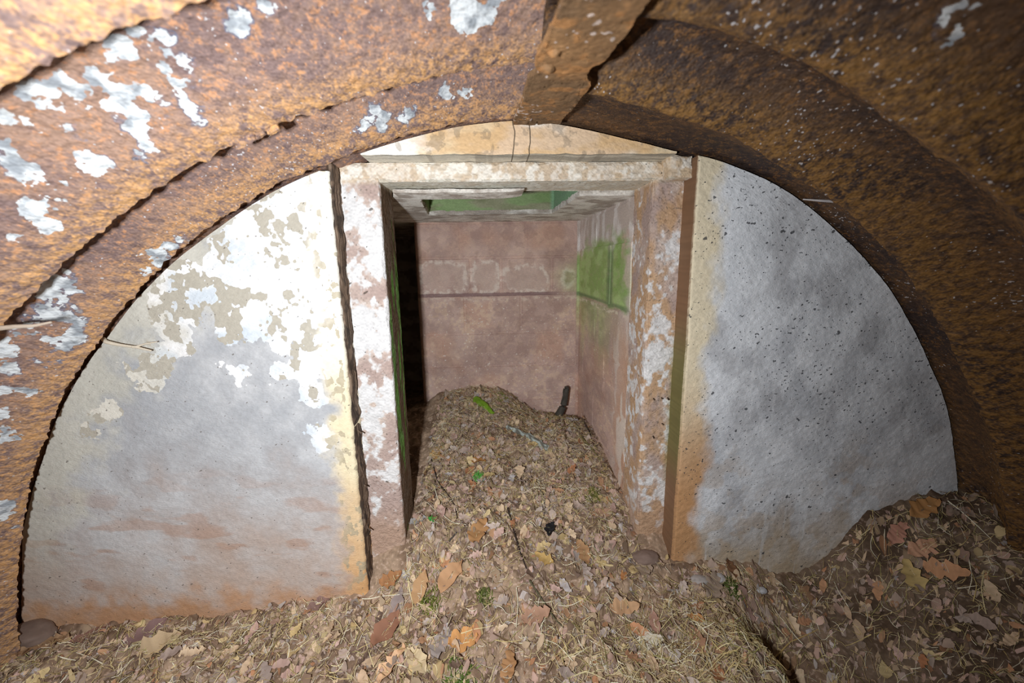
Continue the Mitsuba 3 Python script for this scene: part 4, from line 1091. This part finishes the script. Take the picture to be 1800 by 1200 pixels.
STEMS = [[(-0.277, -0.002), (-0.265, -0.039), (-0.249, -0.074), (-0.254, -0.108), (-0.257, -0.142)], [(-0.046, 0.054), (-0.008, 0.078), (0.049, 0.105)], [(-0.009, 0.059), (0.056, 0.068)],
         [(0.165, -0.302), (0.211, -0.286), (0.235, -0.294), (0.256, -0.308)], [(-0.418, -0.02), (-0.36, -0.025), (-0.303, -0.039), (-0.225, -0.045)], [(-0.094, -0.108), (-0.045, -0.108), (0.012, -0.108)],
         [(-0.048, -0.125), (-0.012, -0.095)], [(0.053, -0.068), (0.056, -0.11), (0.046, -0.17)], [(-0.014, -0.187), (0.024, -0.195), (0.065, -0.198)], [(-0.272, 0.171), (-0.212, 0.076)],
         [(-0.231, 0.311), (-0.194, 0.178), (-0.142, 0.135), (-0.1, 0.128)], [(0.204, -0.094), (0.259, -0.114), (0.275, -0.148)], [(0.227, -0.167), (0.275, -0.148)], [(1.39, -0.04), (1.396, -0.099), (1.392, -0.164)],
         [(1.136, -0.207), (1.189, -0.197), (1.251, -0.19)], [(1.123, -0.03), (1.16, -0.039), (1.286, -0.04)], [(1.248, -0.213), (1.288, -0.229)], [(0.57, -0.266), (0.598, -0.254), (0.627, -0.22)],
         [(0.508, -0.174), (0.557, -0.233), (0.628, -0.269)], [(0.535, -0.215), (0.557, -0.267)], [(0.129, -0.263), (0.18, -0.225), (0.215, -0.202), (0.276, -0.204)], [(0.152, -0.258), (0.238, -0.233)],
         [(-1.213, -0.12), (-1.166, -0.124), (-1.111, -0.136)], [(-1.147, -0.113), (-1.16, -0.047)], [(-0.184, 0.888), (-0.113, 0.921)], [(-0.206, 0.79), (-0.15, 0.798)], [(0.336, -0.28), (0.407, -0.266), (0.458, -0.282)],
         [(0.232, -0.258), (0.287, -0.247), (0.324, -0.249)], [(-0.436, -0.152), (-0.43, -0.072)], [(-0.725, -0.101), (-0.704, -0.065)], [(-0.558, -0.154), (-0.51, -0.117)], [(-0.864, -0.125), (-0.83, -0.06), (-0.77, -0.05)],
         [(0.507, -0.05), (0.552, -0.08), (0.612, -0.097)], [(-0.325, -0.221), (-0.381, -0.127), (-0.43, -0.072)], [(-0.255, 0.231), (-0.204, 0.178)], [(0.295, -0.246), (0.347, -0.268)]]
for _ in range(60):
    a = rng.uniform(0, 6.28)
    x, y = (rng.uniform(-1.2, 1.3), rng.uniform(-0.33, -0.08)) if rng.random() < 0.7 else (rng.uniform(-0.2, 0.38), rng.uniform(0.1, 0.95))
    l = rng.uniform(0.03, 0.06)
    STEMS.append([(x - l * math.cos(a), y - l * math.sin(a)), (x + rng.normal(0, 0.006), y + rng.normal(0, 0.006)), (x + l * math.cos(a), y + l * math.sin(a))])
for i, p in enumerate(STEMS):
    q = np.mean(p, 0)
    z_ = zone(*q)
    if i == 0:
        lab, gp = 'tall wavy white grass stem below the foot of the white jamb', None
    elif i == 3:
        lab, gp = 'bright white bent grass stem at the lowest edge of the straw bed', None
    elif i == 13:
        lab, gp = 'long yellow straw on the top of the mound by the rusty arch', None
    else:
        ln = sum(math.dist(p[k], p[k + 1]) for k in range(len(p) - 1))
        size = 'long ' if ln > 0.10 else 'short ' if ln < 0.07 else ''
        way = math.dist(p[0], p[-1]) / ln
        form = 'bent ' if way < 0.975 else 'straight '
        lab, gp = f'{size}{form}{["tan", "whitish", "yellowish"][i % 3]} grass stem {z_}', f'grass stems {z_}'
    stick('grass_stem', p, 0.0022 if i in (0, 3, 13) else rng.uniform(0.0010, 0.0018), STRAW[[0, 2, 1][i % 3]], lab, 'grass stem', 200 + i, 0.012, 4, gp)

# ---- moss
MOSS = [(-0.202, -0.065, 0.034, s(112, 122, 48), 'olive moss tuft on the floor below the doorway heap'), (-0.066, 0.37, 0.022, s(92, 170, 70), 'small vivid green moss tuft in the middle of the doorway heap'),
        (-0.222, 0.16, 0.010, s(80, 190, 80), 'tiny bright green seedling tuft near the white jamb'), (-0.100, -0.262, 0.040, s(104, 130, 56), 'wide green moss tuft low on the floor under the straws'),
        (0.707, -0.085, 0.032, s(86, 104, 44), 'dark green moss clump below the grey wall'), (0.038, 0.985, 0.035, s(122, 132, 50), 'yellow-green moss at the top of the heap by the brown block wall'),
        (-0.040, -0.084, 0.024, s(110, 118, 60), 'dull moss tuft beside the olive moss tuft'), (0.36, 0.24, 0.030, s(120, 120, 56), 'olive moss by the side wall in the doorway')]
for i, (x, y, R_, c, lab) in enumerate(MOSS):
    r = np.random.default_rng(40 + i)
    ms, CC = [], []
    for k in range(int(110 * (R_ / 0.03) ** 1.2) + 20):
        a, d = r.uniform(0, 6.28), R_ * math.sqrt(r.random())
        bx, by = x + d * math.cos(a), y + d * math.sin(a)
        h = r.uniform(0.006, 0.014) * (1.2 - 0.6 * d / R_)
        z0 = float(ground(bx, by) + lumps(bx, by))
        l = r.normal(0, 0.006, 2)
        m = tube([(bx, by, z0 - 0.002), (bx + l[0] * 0.4, by + l[1] * 0.4, z0 + h * 0.6 + 0.003), (bx + l[0], by + l[1], z0 + h + 0.004)], [0.0016, 0.0014, 0.0005], 3)
        ms.append(m)
        CC.append(np.tile(np.array(c) * r.uniform(0.5, 1.2), (len(m.vertices), 1)))
    m = trimesh.util.concatenate(ms)
    obj('moss_clump', trimesh.Trimesh(m.vertices, m.faces, process=False), 'litter', smooth=False, color=np.clip(np.vstack(CC), 0, 1), label=lab, category='moss')

# ---- stones
for i, (x, y, R_, c, lab) in enumerate([(-1.36, -0.02, 0.055, s(118, 100, 90), 'smooth brown stone in the bottom corner of the white wall'), (0.47, 0.02, 0.035, s(130, 110, 100), 'brown clod at the foot of the brown jamb'),
                                        (0.61, -0.06, 0.024, s(166, 160, 156), 'pale stone below the ochre wall strip'), (0.67, -0.05, 0.020, s(178, 174, 172), 'small whitish stone beside the pale stone below the ochre strip'),
                                        (0.56, -0.13, 0.010, s(206, 200, 196), 'tiny white stone on the floor by the straw bed'), (0.33, -0.07, 0.014, s(196, 192, 190), 'small white stone under the small orange oval leaf'),
                                        (0.81, -0.06, 0.014, s(180, 180, 182), 'small grey-white stone at the edge of the mound')]):
    m = trimesh.creation.icosphere(3, 1.0)
    v = np.array(m.vertices)
    v *= (1 + 0.5 * (nfbm(v * 1.6, 3, 70 + i) - 0.5))[:, None]
    v = v * np.array([1.15, 0.85, 0.6]) * R_
    C = tint(v + i, c, 90 + i, 0.12)
    v += [x, y - 0.4 * R_, float(ground(x, y)) + 0.18 * R_]
    m.vertices = v
    obj('stone', m, 'litter', smooth=True, color=C, label=lab, category='stone')

# ---- rust flakes hanging from the ridges, and wisps of root coming through the gaps
for i, (x, y, z, a, b_) in enumerate([(-0.432, -0.31, 1.301, 0.022, 0.010), (-0.380, -0.31, 1.317, 0.012, 0.006), (-0.405, -0.308, 1.312, 0.010, 0.007)]):
    m = rough_box(-a, a, -0.004, 0.004, -b_, b_, 0.003, 0.004, 0.006, 30 + i, 120.0)
    v = np.array(m.vertices)
    m.vertices = v @ np.array([[0.92, 0.1, -0.38], [-0.1, 0.99, 0.0], [0.38, 0.0, 0.92]]).T + [x, y, z]
    obj('rust_flake', m, 'rust_left', wl, smooth=50)


def wisp(pts, r, colour, label):
    p = np.array(pts, float)
    t = np.linspace(0, len(p) - 1, 6 * len(p))
    P = np.stack([smooth1(np.interp(t, np.arange(len(p)), p[:, k]), 2) for k in range(3)], 1)
    m = tube(P, r * np.linspace(1, 0.35, len(P)), 6)
    return m, tint(np.array(m.vertices), colour, 3, 0.1)
RT = s(206, 196, 178)
m, c = wisp([(-0.93, -0.33, 0.972), (-0.87, -0.335, 0.978), (-0.84, -0.33, 0.978), (-0.811, -0.325, 0.984)], 0.0055, s(170, 156, 140), '')
obj('rootlet', m, 'litter', smooth=True, color=c, label='pale rootlet against the lower steel ridge, over the black shadow gap', category='root')
m1, c1 = wisp([(-1.02, -0.005, 0.897), (-0.994, -0.03, 0.894), (-0.962, -0.03, 0.885), (-0.921, -0.03, 0.878), (-0.883, -0.03, 0.867)], 0.006, RT, '')
m2, c2 = wisp([(-0.930, -0.03, 0.879), (-0.921, -0.03, 0.879), (-0.899, -0.03, 0.886), (-0.865, -0.03, 0.891)], 0.004, RT, '')
m = trimesh.util.concatenate([m1, m2])
obj('rootlet', trimesh.Trimesh(m.vertices, m.faces, process=False), 'litter', smooth=True, color=np.vstack([c1, c2]), label='forked pale rootlet in front of the peeling white wall', category='root')
m, c = wisp([(0.934, -0.045, 1.222), (0.9, -0.05, 1.221), (0.862, -0.05, 1.223), (0.823, -0.03, 1.230)], 0.0055, s(190, 186, 186), '')
obj('rootlet', m, 'litter', smooth=True, color=c, label='grey rootlet across the dark gap above the grey pitted wall', category='root')

# ---- where two alike pieces would still share a label, tell them apart by their order across the floor
import re
CENTRE = {}
for k in labels:
    if labels[k].get('category') in ('leaf', 'grass stem') and labels[k].get('group'):
        CENTRE.setdefault(labels[k]['label'], []).append((float(meshkit.WRITTEN[scene[k]['filename']][0][:, 0].mean()), k))
for lab, ks in CENTRE.items():
    ks = [k for _, k in sorted(ks)]
    if len(ks) > 1:
        for i, k in enumerate(ks):
            labels[k]['label'] = ('leftmost ' if i == 0 else 'rightmost ' if i == len(ks) - 1 else ('second ', 'third ', 'fourth ', 'fifth ')[min(i - 1, 3)]) + lab
for k in labels:
    for w in ('flat ', 'curled ', 'small ', 'broad ', 'dull ', 'pale '):
        if len(re.findall(r"[A-Za-z0-9']+", labels[k]['label'])) > 16:
            labels[k]['label'] = labels[k]['label'].replace(w, '', 1)
